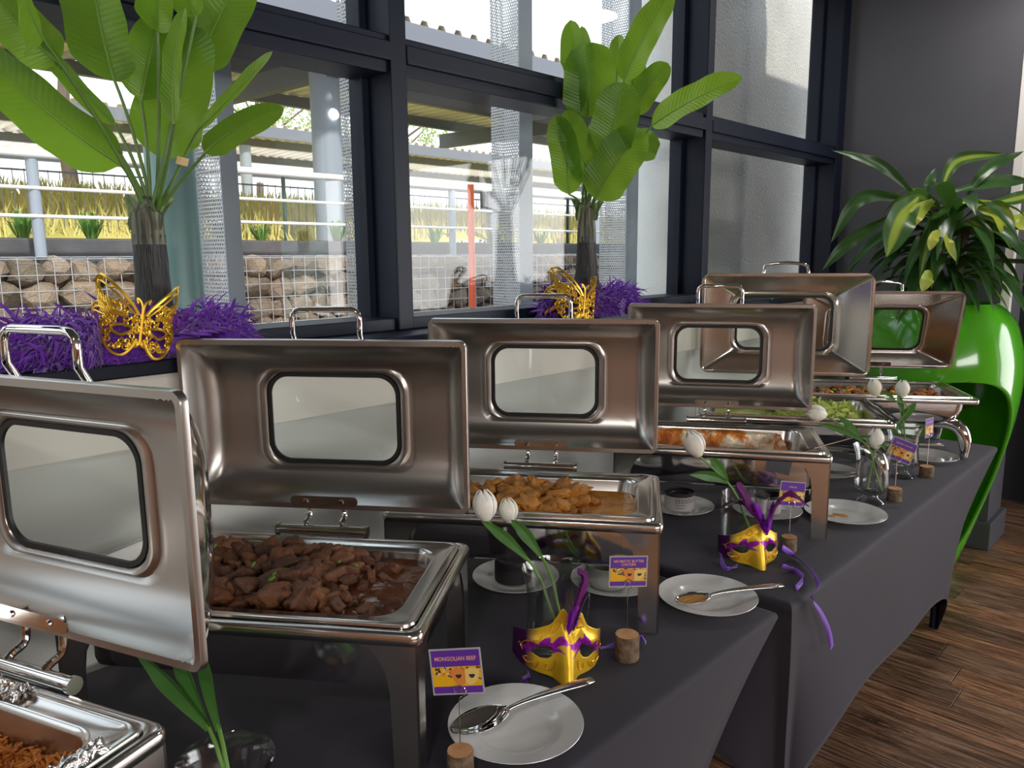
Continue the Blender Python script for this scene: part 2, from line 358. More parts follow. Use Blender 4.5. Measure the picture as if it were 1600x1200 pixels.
# planter, plants, props
m = mat('green_lacquer', (0.085, 0.42, 0.015), 0.14, coat=0.5)
leaf_mat('banana_leaf', (0.075, 0.19, 0.025), (0.11, 0.26, 0.035), (0.38, 0.62, 0.04), 24, 0.33, 0.5, 0.11)
mat('banana_stem', (0.10, 0.20, 0.035), 0.45)
mat('midrib_green', (0.18, 0.33, 0.05), 0.45)
noisy(mat('sheath_green', (0.20, 0.30, 0.13), 0.7), [(0.35, (0.10, 0.17, 0.06)), (0.65, (0.30, 0.40, 0.20))], 8, 4, 0.3, 60, stretch=(12, 12, 0.6))
noisy(mat('fibre_grey', (0.2, 0.21, 0.17), 0.9), [(0.35, (0.06, 0.065, 0.05)), (0.65, (0.26, 0.27, 0.21))], 10, 4, 0.5, 60, stretch=(12, 12, 0.4))
noisy(mat('black_trunk', (0.006, 0.006, 0.007), 0.42), None, 10, 4, 0.6, 30, stretch=(10, 10, 0.5))
leaf_mat('dracaena_leaf', (0.022, 0.075, 0.018), (0.04, 0.11, 0.025), (0.10, 0.25, 0.04), 0.01, 0.34, 0.2, 0.0)
leaf_mat('dracaena_striped', (0.03, 0.10, 0.02), (0.05, 0.13, 0.028), (0.16, 0.32, 0.05), 0.01, 0.34, 0.25, 0.0, yellow=(0.34, 0.45, 0.06))
leaf_mat('dracaena_yellow', (0.45, 0.50, 0.05), (0.30, 0.42, 0.05), (0.5, 0.55, 0.08), 0.01, 0.4, 0.25, 0.0)
mat('boa_purple', (0.15, 0.012, 0.42), 0.7, sheen=0.5)
mat('gold_filigree', (0.83, 0.50, 0.045), 0.28, 0.75)
mat('gold_dark', (0.42, 0.16, 0.02), 0.35, 0.6)
mat('orange_ribbon', (0.80, 0.26, 0.01), 0.45)
mat('purple_ribbon', (0.20, 0.045, 0.60), 0.32, sheen=0.3)
attr_mat('mask_paint', 0.28, 0.45, 0.5, 0.25, 700)
mat('gold_glitter', (0.85, 0.45, 0.05), 0.3, 0.8)
mat('feather_magenta', (0.11, 0.008, 0.11), 0.7, spec=0.2)
mat('feather_purple', (0.24, 0.012, 0.46), 0.7, spec=0.2)
mat('feather_black', (0.012, 0.006, 0.016), 0.5)
noisy(mat('tulip_white', (0.82, 0.80, 0.72), 0.5), [(0.35, (0.84, 0.83, 0.77)), (0.75, (0.80, 0.77, 0.62))], 14, 3, 0.2, 60)
leaf_mat('tulip_leaf', (0.055, 0.17, 0.03), (0.09, 0.24, 0.05), (0.15, 0.35, 0.06), 0.01, 0.4, 0.2, 0.0)
mat('tulip_stem', (0.14, 0.30, 0.05), 0.45)
mat('white_china', (0.70, 0.705, 0.70), 0.16, coat=0.3)
noisy(mat('stump_bark', (0.15, 0.095, 0.055), 0.9), [(0.3, (0.07, 0.042, 0.025)), (0.7, (0.24, 0.165, 0.10))], 60, 4, 0.9, 120, dist=0.004)
noisy(mat('cut_wood', (0.58, 0.30, 0.13), 0.7), [(0.3, (0.50, 0.24, 0.10)), (0.7, (0.68, 0.38, 0.18))], 40, 4)
mat('card_purple', (0.115, 0.03, 0.34), 0.35)
mat('card_yellow', (0.80, 0.43, 0.01), 0.4)
mat('card_text', (0.85, 0.42, 0.26), 0.5)
mat('card_mask_orange', (0.72, 0.25, 0.05), 0.4)
mat('card_mask_gold', (0.80, 0.58, 0.17), 0.4)
mat('card_dark', (0.035, 0.025, 0.02), 0.5)
mat('card_green', (0.02, 0.10, 0.07), 0.5)
mat('card_red', (0.40, 0.05, 0.03), 0.5)
mat('card_cream', (0.85, 0.60, 0.32), 0.5)
mat('card_sleeve', (0.42, 0.41, 0.43), 0.2)
mat('can_paper', (0.50, 0.47, 0.46), 0.6)
mat('can_black', (0.03, 0.028, 0.03), 0.45)
mat('label_ink', (0.06, 0.05, 0.07), 0.6)
noisy(mat('bowl_green_grey', (0.36, 0.38, 0.34), 0.35), None, 3, 2)
# food
rnd_mat('beef', [(0.2, (0.035, 0.011, 0.005)), (0.45, (0.12, 0.040, 0.014)), (0.75, (0.26, 0.098, 0.034))], 0.26, 0, 26, 0.7, 0.6, 90, spec=0.5, dist=0.002)
noisy(mat('brown_sauce', (0.12, 0.035, 0.012), 0.12), [(0.35, (0.085, 0.026, 0.010)), (0.65, (0.16, 0.052, 0.018))], 12, 4, 0.15, 60)
rnd_mat('chicken', [(0, (0.38, 0.13, 0.015)), (0.5, (0.58, 0.23, 0.03)), (1, (0.72, 0.34, 0.07))], 0.34, 0, 35, 0.7, 0.6, 110)
noisy(mat('orange_sauce', (0.55, 0.20, 0.015), 0.2), [(0.35, (0.48, 0.16, 0.010)), (0.65, (0.66, 0.28, 0.03))], 25, 5, 0.35, 70)
noisy(mat('orange_rice', (0.62, 0.20, 0.03), 0.5), [(0.3, (0.45, 0.12, 0.015)), (0.55, (0.68, 0.24, 0.035)), (0.8, (0.80, 0.36, 0.08))], 30, 3)
mat('herb_green', (0.10, 0.26, 0.02), 0.5)
noisy(mat('lettuce', (0.42, 0.55, 0.09), 0.45), [(0.3, (0.30, 0.46, 0.03)), (0.7, (0.72, 0.76, 0.24))], 18, 3)
rnd_mat('roast_veg', [(0, (0.20, 0.05, 0.015)), (0.4, (0.38, 0.10, 0.025)), (0.75, (0.48, 0.17, 0.04)), (1, (0.60, 0.25, 0.05))], 0.35, 0, 40, 0.4, 0.5, 90)
mat('veg_yellow', (0.80, 0.46, 0.02), 0.35); mat('veg_green', (0.10, 0.20, 0.03), 0.45)
m = noisy(mat('foil', (0.80, 0.79, 0.77), 0.16, 1.0), None, 30, 4, 0.9, 70, dist=0.006)
m = noisy(mat('foil_stained', (0.8, 0.6, 0.4), 0.35, 0.35), [(0.42, (0.80, 0.72, 0.55)), (0.52, (0.62, 0.22, 0.03)), (0.66, (0.42, 0.11, 0.012))], 16, 4, 0.8, 70, dist=0.005)
noisy(mat('sauce_smear', (0.55, 0.24, 0.04), 0.25), [(0.3, (0.46, 0.16, 0.015)), (0.7, (0.68, 0.36, 0.09))], 40, 4, 0.4, 90)
mat('exit_green', (0.02, 0.30, 0.10), 0.4)

# ------------------------------------------------------------------ room structure
XF = -1.74; XG = -1.86; SILL = 1.35; YB = 4.56
def sbox(name, mt, *a, bevel=0.0): return struct(MB().box(*a).build(name, mt, None, False, bevel))
# floor of separate boards running away from the window
fl = struct(MB().box(-1.70, 5.2, -3.2, 5.7, -0.04, -0.006).build('floor', 'room_dark', None, False))
rng = random.Random(3); pw = 0.16
pmesh = {}
y = -3.1; r = 0
while y < 5.6:
    x = -1.68-rng.uniform(0, 1.1)
    while x < 5.1:
        x0, x1 = max(x, -1.68), min(x+1.2, 5.15)
        near = (x0 < 1.4 and y > 0.3)
        if not near:                      # far from the buffet: full-length boards
            x1 = min(x0+3.6, 5.15)
        if x1-x0 > 0.03:
            k = round(x1-x0, 3)
            if k not in pmesh:
                hx, hy = k/2-0.0012, pw/2-0.0012
                pmesh[k] = MB().loft([(hx, hy, 0.001, -0.006), (hx, hy, 0.001, -0.001), (hx-0.0015, hy-0.0015, 0.001, 0.0)], False, True, nc=1).mesh('plank', 'plank_wood', False)
            pl = bpy.data.objects.new('plank', pmesh[k]); COL.objects.link(pl); pl.location = ((x0+x1)/2, y+pw/2, 0); pl.parent = fl
        x = x1
    y += pw; r += 1
# window wall: low white wall with a black ledge, black frame, three panes
struct(MB().box(-1.95, -1.64, -3.2, YB, -0.04, SILL-0.03).build('wall_window', 'white_wall', None, False))
sbox('trim_1', 'cream_trim', -1.645, -1.622, -3.2, YB, 1.17, SILL-0.03, bevel=0.003)
sbox('trim_2', 'black_frame', -1.95, -1.605, -3.2, YB, SILL-0.03, SILL, bevel=0.004)
def window(name, y0, y1, lab):
    e = bpy.data.objects.new(name, None); COL.objects.link(e); e['kind'] = 'structure'
    z0, z1, zt0, zt1 = SILL, 3.3, 2.045, 2.145
    MB().box(XG-0.02, XF, y0, y1, z0, z0+0.035).build('bottom_rail', 'black_frame', e, False, 0.003)
    MB().box(XG-0.02, XF, y0, y1, zt0, zt1).build('transom', 'black_frame', e, False, 0.004)
    MB().box(XG-0.02, XF+0.015, y0, y1, zt0+0.03, zt1-0.02).build('transom_cap', 'black_frame', e, False, 0.004)
    MB().box(XG-0.03, XG+0.03, y0, y0+0.025, z0, z1).build('sash_bead', 'black_frame', e, False, 0.002)
    MB().box(XG-0.03, XG+0.03, y1-0.025, y1, z0, z1).build('sash_bead', 'black_frame', e, False, 0.002)
    MB().box(XG-0.003, XG+0.003, y0, y1, z0+0.03, zt0+0.01).build('pane', 'window_glass', e, False)
    MB().box(XG-0.003, XG+0.003, y0, y1, zt1-0.01, z1).build('pane', 'window_glass', e, False)
    return e
window('window_1', -1.95, -0.27, ''); window('window_2', -0.22, 1.365, ''); window('window_3', 1.42, 3.035, ''); window('window_4', 3.09, 4.46, '')
for i, (a, b_) in enumerate(((-0.27, -0.22), (1.365, 1.42), (3.035, 3.09), (4.46, YB), (-2.0, -1.95))):
    sbox('trim_%d' % (i+3), 'black_frame', XG-0.04, XF+0.012, a, b_, SILL, 3.3, bevel=0.004)
sbox('wall_window_end', 'black_paint', -1.95, -1.64, -3.2, -2.0, SILL, 3.3)
# dark pier wall at the far end with its pale corner strip and baseboard
sbox('wall_far', 'black_paint', -1.95, -0.86, YB, YB+0.30, -0.04, 3.3)
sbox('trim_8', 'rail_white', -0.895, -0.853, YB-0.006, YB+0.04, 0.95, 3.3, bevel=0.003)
struct(MB().box(-1.62, -0.835, YB-0.03, YB+0.33, 0.0, 0.15).build('baseboard_far', 'black_paint', None, False, 0.006))
sbox('wall_far_room', 'room_dark', -1.95, 0.90, 5.6, 5.7, -0.04, 3.3)
sbox('wall_far_end', 'room_dark', 4.90, 5.2, 5.6, 5.7, -0.04, 3.3)
sbox('wall_far_lower', 'room_dark', 0.90, 4.90, 5.6, 5.7, -0.04, 0.20)
sbox('wall_far_upper', 'room_dark', 0.90, 4.90, 5.6, 5.7, 2.50, 3.3)
sbox('wall_side', 'room_brown', 5.1, 5.2, -3.2, 5.7, -0.04, 1.75)
sbox('wall_side_upper', 'room_brown', 5.1, 5.2, -3.2, 5.7, 2.75, 3.3)
sbox('wall_side_end', 'room_brown', 5.1, 5.2, -3.2, -3.1, 1.75, 2.75)
sbox('wall_side_start', 'room_brown', 5.1, 5.2, 1.75, 5.7, 1.75, 2.75)
sbox('wall_back', 'room_brown', -1.95, 5.2, -3.3, -3.2, -0.04, 3.3)
sbox('ceiling', 'ceiling_white', -1.95, 5.2, -3.3, 5.7, 3.0, 3.06)
sbox('wall_window_top', 'black_paint', -1.97, -1.70, -3.3, YB+0.3, 3.0, 3.5)
# dark green glazed door leaf standing in the passage behind the pier
dd = struct(MB().box(-0.84, 0.10, 5.48, 5.53, 0.01, 2.2).build('door_1', 'black_frame', None, False, 0.004))
MB().box(-0.74, 0.0, 5.47, 5.485, 0.25, 2.1).build('door_glass', mat('door_glass', (0.01, 0.05, 0.03), 0.15), dd, False)
# frosted glass door in front of the far window opening (seen mirrored in the panes)
def frosted():
    m = mat('frosted_glass', (0.85, 0.92, 0.92), 0.4); N, L, p = nodes(m)
    tl = N.new('ShaderNodeBsdfTranslucent'); tl.inputs[0].default_value = (0.86, 0.94, 0.93, 1); ms = N.new('ShaderNodeMixShader'); ms.inputs[0].default_value = 0.65
    L.new(p.outputs[0], ms.inputs[1]); L.new(tl.outputs[0], ms.inputs[2]); L.new(ms.outputs[0], N['Material Output'].inputs[0])
frosted()
d2 = struct(MB().box(3.85, 4.85, 5.0, 5.006, 0.3, 2.95).build('door_2', 'frosted_glass', None, False))
sg = MB().box(4.22, 4.46, 4.985, 5.0, 1.62, 1.86).build('sign_plate', mat('sign_pale', (0.55, 0.8, 0.62), 0.4), d2, False)
MB().tube([(4.34+0.08*math.cos(a), 4.982, 1.75+0.08*math.sin(a)) for a in [i*PI/10 for i in range(20)]], 0.008, 5, closed=True).build('sign_ring', 'exit_green', sg)

# ------------------------------------------------------------------ tables in stretch covers
TZ = 0.75
def spandex_table(label, x0, x1, y0, y1, z=TZ, arch=0.26, tag_group='buffet tables in stretch covers'):
    t = thing('buffet_table', label, 'table', ((x0+x1)/2, (y0+y1)/2, 0), 0, tag_group)
    hx, hy = (x1-x0)/2, (y1-y0)/2; ix, iy = 0.10, 0.26; r = 0.018
    N = 60; pts = []                                   # (top x, top y, foot x, foot y, bottom height)
    cs = [(1, -1), (1, 1), (-1, 1), (-1, -1)]
    for i in range(4):
        a, b_ = cs[i], cs[(i+1) % 4]; L_ = 2*hy if i % 2 == 0 else 2*hx
        for k in range(N):
            t_ = k/N
            # crowd points near the corners
            tt = 0.5-0.5*math.cos(PI*t_); tx = a[0]+(b_[0]-a[0])*tt; ty = a[1]+(b_[1]-a[1])*tt
            foot = 0.035/(L_-2*(iy if i % 2 == 0 else ix))
            e = min(tt, 1-tt); q = max(0.0, (e-foot)/(0.5-foot))
            zb = 0 if q <= 0 else arch*min(1, (1-(1-min(1, q*1.15))**3.2))*(1 if i % 2 == 0 else 0.9)
            pts.append((tx*hx, ty*hy, tx*(hx-ix), ty*(hy-iy), zb))
    n = len(pts); M = 22; vs = []
    # rounded top edge then the skirt
    rows = [('t', 1-0.016, 0.0), ('t', 1-0.010, -0.0012), ('t', 1-0.005, -0.004), ('t', 1-0.0015, -0.009), ('t', 1.0, -0.016)]
    for _, s, dz in rows:
        for p in pts: vs.append((math.copysign(max(0, abs(p[0])-(1-s)*1.0), p[0]), math.copysign(max(0, abs(p[1])-(1-s)), p[1]), z+dz))
    for j in range(1, M+1):
        s = j/M
        for p in pts:
            zz = (z-0.016)*(1-s)+p[4]*s; drop = 1-zz/(z-0.016); f = 1-(1-drop)**1.9
            side = 0.35+0.65*max(0, min(1, 1-p[4]/arch))
            f2 = f*side
            wob = 0.006*math.sin(p[1]*9+zz*5)*drop
            vs.append((p[0]+(p[2]-p[0])*f2+wob, p[1]+(p[3]-p[1])*f2, zz))
    R2 = len(rows)+M
    fs = [(i*n+k, i*n+(k+1) % n, (i+1)*n+(k+1) % n, (i+1)*n+k) for i in range(R2-1) for k in range(n)]
    mb = MB(); mb.add(vs, [tuple(reversed(f)) for f in fs]+[tuple(range(n))])
    mb.build('stretch_cover', 'black_spandex', t, True, 0, solid=0.0012, angle=70)
    for sx_ in (-1, 1):
        for sy_ in (-1, 1):
            mb = MB().tube([(sx_*(hx-ix-0.02), sy_*(hy-iy-0.02), 0), (sx_*(hx-ix-0.02), sy_*(hy-iy-0.02), z-0.03)], 0.014, 8)
            mb.build('leg', 'black_frame', t)
    MB().box(-hx+0.02, hx-0.02, -hy+0.02, hy-0.02, z-0.035, z-0.006).build('table_top', 'black_frame', t, False)
    return t
spandex_table('long black buffet table in stretch cover whose end reaches the green planter', -1.60, -0.685, 1.665, 3.70)
spandex_table('long black buffet table in stretch cover carrying the beef and butter chicken pans', -1.60, -0.70, -0.55, 1.625, z=TZ-0.004)

# ------------------------------------------------------------------ chafing dishes
def lid_depth(kind, x, v, hx, hv, D):
    if kind == 'arc':
        s = min(1, max(0, (hx-abs(x))/0.045)); e = math.sqrt(max(0, 1-(1-s)**2))
        a = max(0, 1-(abs(v)/hv)**4.2)**0.6
        return D*e*a
    sx_ = min(1, max(0, (hx-abs(x))/(hx*0.42))); sv = min(1, max(0, (hv-abs(v))/(hv*0.42)))
    q = min(sx_, sv)
    q = q if abs(sx_-sv) > 0.08 else q-(0.08-abs(sx_-sv))**2/0.32
    return D*(1-(1-q)**1.35)
def make_lid(parent, kind, hx, hv, D, whx, whv, z0, yb, tilt=0.0, clear='lid_glass'):
    """open lid seen from inside; local x right, z up along the lid, +y away from the diner"""
    lid_e = None
    NC, NS, NR = 10, 14, 30
    inner = rrect(whx, whv, min(0.045, whv*0.5), NC, NS); rc = 0.016 if kind == 'arc' else 0.036; outer = rrect(hx, hv, rc, NC, NS); n = len(inner)
    vs = []; cz = z0+hv
    Dw = lid_depth(kind, 0, 0, hx-0.012, hv-0.012, D)
    def place(x, v, d): 
        y = yb+d; zz = cz+v
        zl = zz-z0
        return (x, y+zl*math.sin(tilt), z0+zl*math.cos(tilt))
    # gasket seat, raised ring, field, flange
    prof = [(0.0, 'k', 0.004), (0.02, 'k', -0.003), (0.05, 'k', -0.0055), (0.085, 'k', -0.0055), (0.115, 'k', -0.0008), (0.14, 'k', 0.0012), (0.20, 'k', 0.0)]
    ts = [(p[0], p[2]) for p in prof]+[(0.2+0.8*(i/NR), 0.0) for i in range(1, NR+1)]
    for t, off in ts:
        for a, b_ in zip(inner, outer):
            x = a[0]+(b_[0]-a[0])*t; v = a[1]+(b_[1]-a[1])*t
            flat = max(0, 1-t/0.2) if t < 0.2 else 0
            d = lid_depth(kind, x, v, hx-0.012, hv-0.012, D)
            d = d*(1-flat)+Dw*flat
            vs.append(place(x, v, d+off))
    # rolled edge
    for grow, dd in ((0.0015, 0.003), (0.002, 0.010), (-0.001, 0.011)):
        for b_ in rrect(hx+grow, hv+grow, rc+0.001, NC, NS): vs.append(place(b_[0], b_[1], dd))
    R2 = len(ts)+3
    fs = [(i*n+k, (i+1)*n+k, (i+1)*n+(k+1) % n, i*n+(k+1) % n) for i in range(R2-1) for k in range(n)]
    mb = MB(); mb.add(vs, fs)
    lid = mb.build('lid', ['brushed_steel' if kind == 'arc' else 'satin_steel', 'polished_steel'], parent, True, solid=-0.0025 if False else 0.0025, moff=1, angle=35)
    # gasket and window
    g = MB(); a = rrect(whx+0.001, whv+0.001, 0.046, NC, 1); b2 = rrect(whx-0.007, whv-0.007, 0.039, NC, 1); m_ = len(a)
    vv = [place(x, v, Dw+0.0025) for x, v in a]+[place(x, v, Dw-0.003) for x, v in a]+[place(x, v, Dw-0.003) for x, v in b2]+[place(x, v, Dw+0.0025) for x, v in b2]
    g.add(vv, [(i*m_+k, ((i+1) % 4)*m_+k, ((i+1) % 4)*m_+(k+1) % m_, i*m_+(k+1) % m_) for i in range(4) for k in range(m_)])
    g.build('gasket', 'black_rubber', lid, True)
    w_ = MB(); q = rrect(whx-0.005, whv-0.005, 0.04, NC, 1); vv = [place(x, v, Dw) for x, v in q]; w_.add(vv, [tuple(range(len(q)))])
    w_.build('lid_window', clear, lid, False)
    # handle on the outer face near the free edge
    hw = 0.072 if kind == 'arc' else 0.085; zt = cz+hv
    if kind == 'arc':
        yo = yb+0.052; P = [(-hw, yb+0.078, zt-0.055), (-hw, yb+0.074, zt-0.035), (-hw, yo+0.012, zt-0.012), (-hw, yo, zt+0.010), (-hw, yo, zt+0.040)]
        P += [(-hw+0.018*(1-math.cos(R_(a_))), yo, zt+0.040+0.018*math.sin(R_(a_))) for a_ in (30, 60, 90)]
        P = P+[(-p[0], p[1], p[2]) for p in reversed(P)]
        hd = MB().tube([place_(p, z0, tilt) for p in P], 0.0062, 10).build('handle', 'chrome', lid)
    else:
        yo = yb+0.06; P = [(-hw, yb+0.055, zt-0.05), (-hw, yo-0.002, zt), (-hw+0.004, yo, zt+0.028), (-hw+0.02, yo, zt+0.036), (0, yo, zt+0.042)]
        P = P+[(-p[0], p[1], p[2]) for p in reversed(P[:-1])]
        hd = MB().tube([place_(p, z0, tilt) for p in P], 0.0065, 10).build('handle', 'chrome', lid)
    # hinge plate with two screws inside, along the hinge edge
    pl = MB(); q = rrect(0.072, 0.010, 0.0098, 6); vv = [place(x, v-hv+0.017, 0.0) for x, v in q]+[place(x, v-hv+0.017, -0.003) for x, v in q]; m_ = len(q)
    pl.add(vv, [tuple(range(m_, 2*m_))]+[(k, m_+k, m_+(k+1) % m_, (k+1) % m_) for k in range(m_)])
    hp = pl.build('hinge_plate', 'satin_steel', lid, True)
    for s in (-1, 1):
        sc = MB(); c0 = place(s*0.038, -hv+0.017, -0.003)
        ring = [(c0[0]+0.0055*math.cos(a_), c0[1], c0[2]+0.0055*math.sin(a_)) for a_ in [i*PI/5 for i in range(10)]]
        r2 = [(c0[0]+0.004*math.cos(a_), c0[1]-0.003, c0[2]+0.004*math.sin(a_)) for a_ in [i*PI/5 for i in range(10)]]
        sc.add(ring+r2, [(k, (k+1) % 10, 10+(k+1) % 10, 10+k) for k in range(10)]+[tuple(range(10, 20))])
        sc.build('screw', 'polished_steel', lid)
    return lid
def place_(p, z0, tilt):
    zl = p[2]-z0
    return (p[0], p[1]+zl*math.sin(tilt), z0+zl*math.cos(tilt))
RIM = 0.245
def chafer(label, x, y, ang, L=0.62, W=0.385, kind='arc', tilt=0.0, lid=(0.302, 0.174, 0.075, 0.144, 0.096), lz=0.05, lx=0.0):
    t = thing('chafing_dish', label, 'chafing dish', (x, y, TZ), R_(ang), 'open chafing dishes along the buffet')
    hx, hy = L/2, W/2
    fr = MB().loft([(hx-0.043, hy-0.043, 0.03, RIM-0.016), (hx-0.043, hy-0.043, 0.03, RIM-0.004), (hx-0.040, hy-0.040, 0.03, RIM-0.001), (hx-0.016, hy-0.016, 0.022, RIM-0.001),
                    (hx-0.012, hy-0.012, 0.022, RIM+0.002), (hx-0.004, hy-0.004, 0.018, RIM+0.001), (hx, hy, 0.018, RIM-0.004), (hx, hy, 0.018, RIM-0.018), (hx-0.003, hy-0.003, 0.016, RIM-0.021), (hx-0.03, hy-0.03, 0.014, RIM-0.020)])
    fr.build('rim_frame', 'satin_steel', t, True, angle=50)
    if kind == 'arc':
        b_ = 0.034
        MB().loft([(hx-b_, hy-b_, 0.03, RIM-0.012), (hx-b_, hy-b_, 0.03, RIM-0.095), (hx-b_-0.003, hy-b_-0.003, 0.03, RIM-0.108), (hx-b_-0.014, hy-b_-0.014, 0.025, RIM-0.115)], False, True).build('water_pan', 'polished_steel', t)
        # corner legs: bent sheet with a flared head
        for sx_ in (-1, 1):
            for sy_ in (-1, 1):
                mb = MB(); h = RIM-0.019; w1 = 0.046
                def plate(w_):
                    q = [(0, 0), (w_*0.92, 0), (w_, h-0.085)]
                    q += [(w_+0.055*(1-math.cos(R_(a_))), h-0.085+0.085*math.sin(R_(a_))*0.97) for a_ in (25, 50, 70, 90)]
                    return q+[(w_+0.055, h), (0, h)]
                for ax in (0, 1):
                    q = plate(w1 if ax == 0 else w1*0.8); m_ = len(q); th = 0.004
                    vs = []
                    for o_ in (0, th):
                        for u, z in q:
                            if ax == 0: vs.append((sx_*(hx-0.006-u), sy_*(hy-0.006-o_), z))
                            else: vs.append((sx_*(hx-0.006-o_), sy_*(hy-0.006-u), z))
                    fl_ = (sx_*sy_ > 0) == (ax == 0)
                    fs = [tuple(range(m_)), tuple(range(2*m_-1, m_-1, -1))]+[(k, m_+k, m_+(k+1) % m_, (k+1) % m_) for k in range(m_)]
                    if fl_: fs = [tuple(reversed(f)) for f in fs]
                    mb.add(vs, fs)
                mb.build('leg', 'satin_steel', t, True, angle=30)
    else:
        b_ = 0.03
        prof = [(hx-b_, hy-b_, 0.05, RIM-0.012), (hx-b_-0.002, hy-b_-0.002, 0.055, RIM-0.05), (hx-b_-0.012, hy-b_-0.012, 0.06, RIM-0.085), (hx-b_-0.035, hy-b_-0.035, 0.06, RIM-0.112), (hx-b_-0.08, hy-b_-0.08, 0.06, RIM-0.125)]
        MB().loft(prof, False, True, nc=8).build('water_pan', 'polished_steel', t, True, angle=60)
        for sx_ in (-1, 1):
            for sy_ in (-1, 1):
                P = catmull([(sx_*(hx-0.13), sy_*(hy-0.09), RIM-0.118), (sx_*(hx-0.085), sy_*(hy-0.07), RIM-0.112), (sx_*(hx-0.050), sy_*(hy-0.052), RIM-0.125), (sx_*(hx-0.032), sy_*(hy-0.042), RIM-0.165), (sx_*(hx-0.028), sy_*(hy-0.040), 0.04), (sx_*(hx-0.030), sy_*(hy-0.041), 0.003)], 5)
                rr = [0.016+0.012*math.sin(PI*min(1, i/(len(P)-1)*1.15)) for i in range(len(P))]
                MB().tube(P, rr, 10).build('leg', 'chrome', t)
        mb = MB()
        for sy_ in (-1, 1): mb.box(-hx+0.10, hx-0.10, sy_*(hy-0.06)-0.008, sy_*(hy-0.06)+0.008, 0.045, 0.052)
        mb.build('stretcher', 'satin_steel', t, False)
    # hinge barrel and the two bent arms that carry the lid
    yb = hy+0.022 if kind == 'arc' else hy+0.015
    MB().tube([(lx-0.09, hy+0.004, RIM+0.010), (lx+0.09, hy+0.004, RIM+0.010)], 0.0105, 12).build('hinge_tube', 'chrome', t, True, angle=40)
    for s in (-1, 1): MB().tube([(lx+s*0.0905, hy+0.004, RIM+0.010), (lx+s*0.097, hy+0.004, RIM+0.010)], 0.0125, 12).build('hinge_cap', 'satin_steel', t, True, angle=40)
    for s in (-1, 1):
        P = catmull([(lx+s*0.038, hy+0.002, RIM+0.012), (lx+s*0.038, hy+0.012, RIM+0.022), (lx+s*0.038, yb+0.012, RIM+0.034), (lx+s*0.038, yb+0.014, RIM+lz+0.02)], 4)
        MB().tube(P, 0.0058, 8).build('hinge_arm', 'chrome', t)
    l = make_lid(t, kind, *lid, RIM+lz, yb, tilt)
    if lx: l.location.x = lx
    return t
def food_pan(label, x, y, ang, L=0.62, W=0.385, deep=0.065, kind='arc'):
    t = thing('food_pan', label, 'pan', (x, y, TZ), R_(ang), 'steel food pans set in the chafing dishes')
    hx, hy = L/2, W/2; z = RIM
    mb = MB().loft([(hx-0.017, hy-0.017, 0.02, z+0.001), (hx-0.018, hy-0.018, 0.02, z+0.006), (hx-0.024, hy-0.024, 0.02, z+0.0075), (hx-0.029, hy-0.029, 0.02, z+0.006), (hx-0.032, hy-0.032, 0.022, z+0.003), (hx-0.050, hy-0.047, 0.045, z+0.003),
                    (hx-0.055, hy-0.052, 0.045, z+0.0005), (hx-0.058, hy-0.055, 0.045, z-0.006), (hx-0.066, hy-0.063, 0.045, z-deep+0.012), (hx-0.076, hy-0.073, 0.04, z-deep)], False, True, nc=8)
    mb.build('pan_body', 'satin_steel', t, True, angle=45, solid=0.0)
    return t
def wld(c, lx, ly, lz):
    """chafer-local point to world"""
    a = R_(c[2]); return Vector((c[0]+lx*math.cos(a)-ly*math.sin(a), c[1]+lx*math.sin(a)+ly*math.cos(a), TZ+lz))
def from_corner(px, py, ang, L, W, sx_, sy_):
    p = at_z(px, py, TZ+RIM); a = R_(ang)
    return (p.x-sx_*L/2*math.cos(a)+sy_*W/2*math.sin(a), p.y-sx_*L/2*math.sin(a)-sy_*W/2*math.cos(a), ang)
C1 = from_corner(268, 1133, 20, 0.62, 0.385, 1, 1)
C2 = (-1.207, 0.666, 35); C3 = (-1.198, 1.327, 34); C4 = (-1.148, 2.146, 30)
C5 = from_corner(1403, 662, 29, 0.66, 0.46, 1, -1); C6 = from_corner(1533, 625, 31, 0.66, 0.42, 1, -1)
chafer('open steel chafing dish of orange rice with foil tucked along its rim', *C1, lx=0.04, lz=0.062)
chafer('open steel chafing dish holding the brown beef stew', *C2)
chafer('open steel chafing dish holding the orange butter chicken', *C3)
chafer('open steel chafing dish with a stained foil tray in its deep pan', *C4)
big = (0.322, 0.200, 0.075, 0.185, 0.108)
chafer('polished round-legged chafing dish of green salad under a wide open lid', *C5, L=0.66, W=0.46, kind='pyramid', lid=big, lz=0.085)
chafer('polished round-legged chafing dish of roast vegetables beside the green planter', *C6, L=0.66, W=0.42, kind='pyramid', lid=(0.322, 0.178, 0.06, 0.190, 0.098), lz=0.06, tilt=-0.30, lx=0.035)
food_pan('steel pan of orange rice', *C1, deep=0.075)
food_pan('steel pan of brown beef stew', *C2)
food_pan('steel pan of orange butter chicken', *C3)
food_pan('deep steel pan around a stained foil tray', *C4, deep=0.10)
food_pan('steel pan of chopped green salad', *C5, L=0.66, W=0.46)
food_pan('steel pan of mixed roast vegetables', *C6, L=0.66, W=0.42)

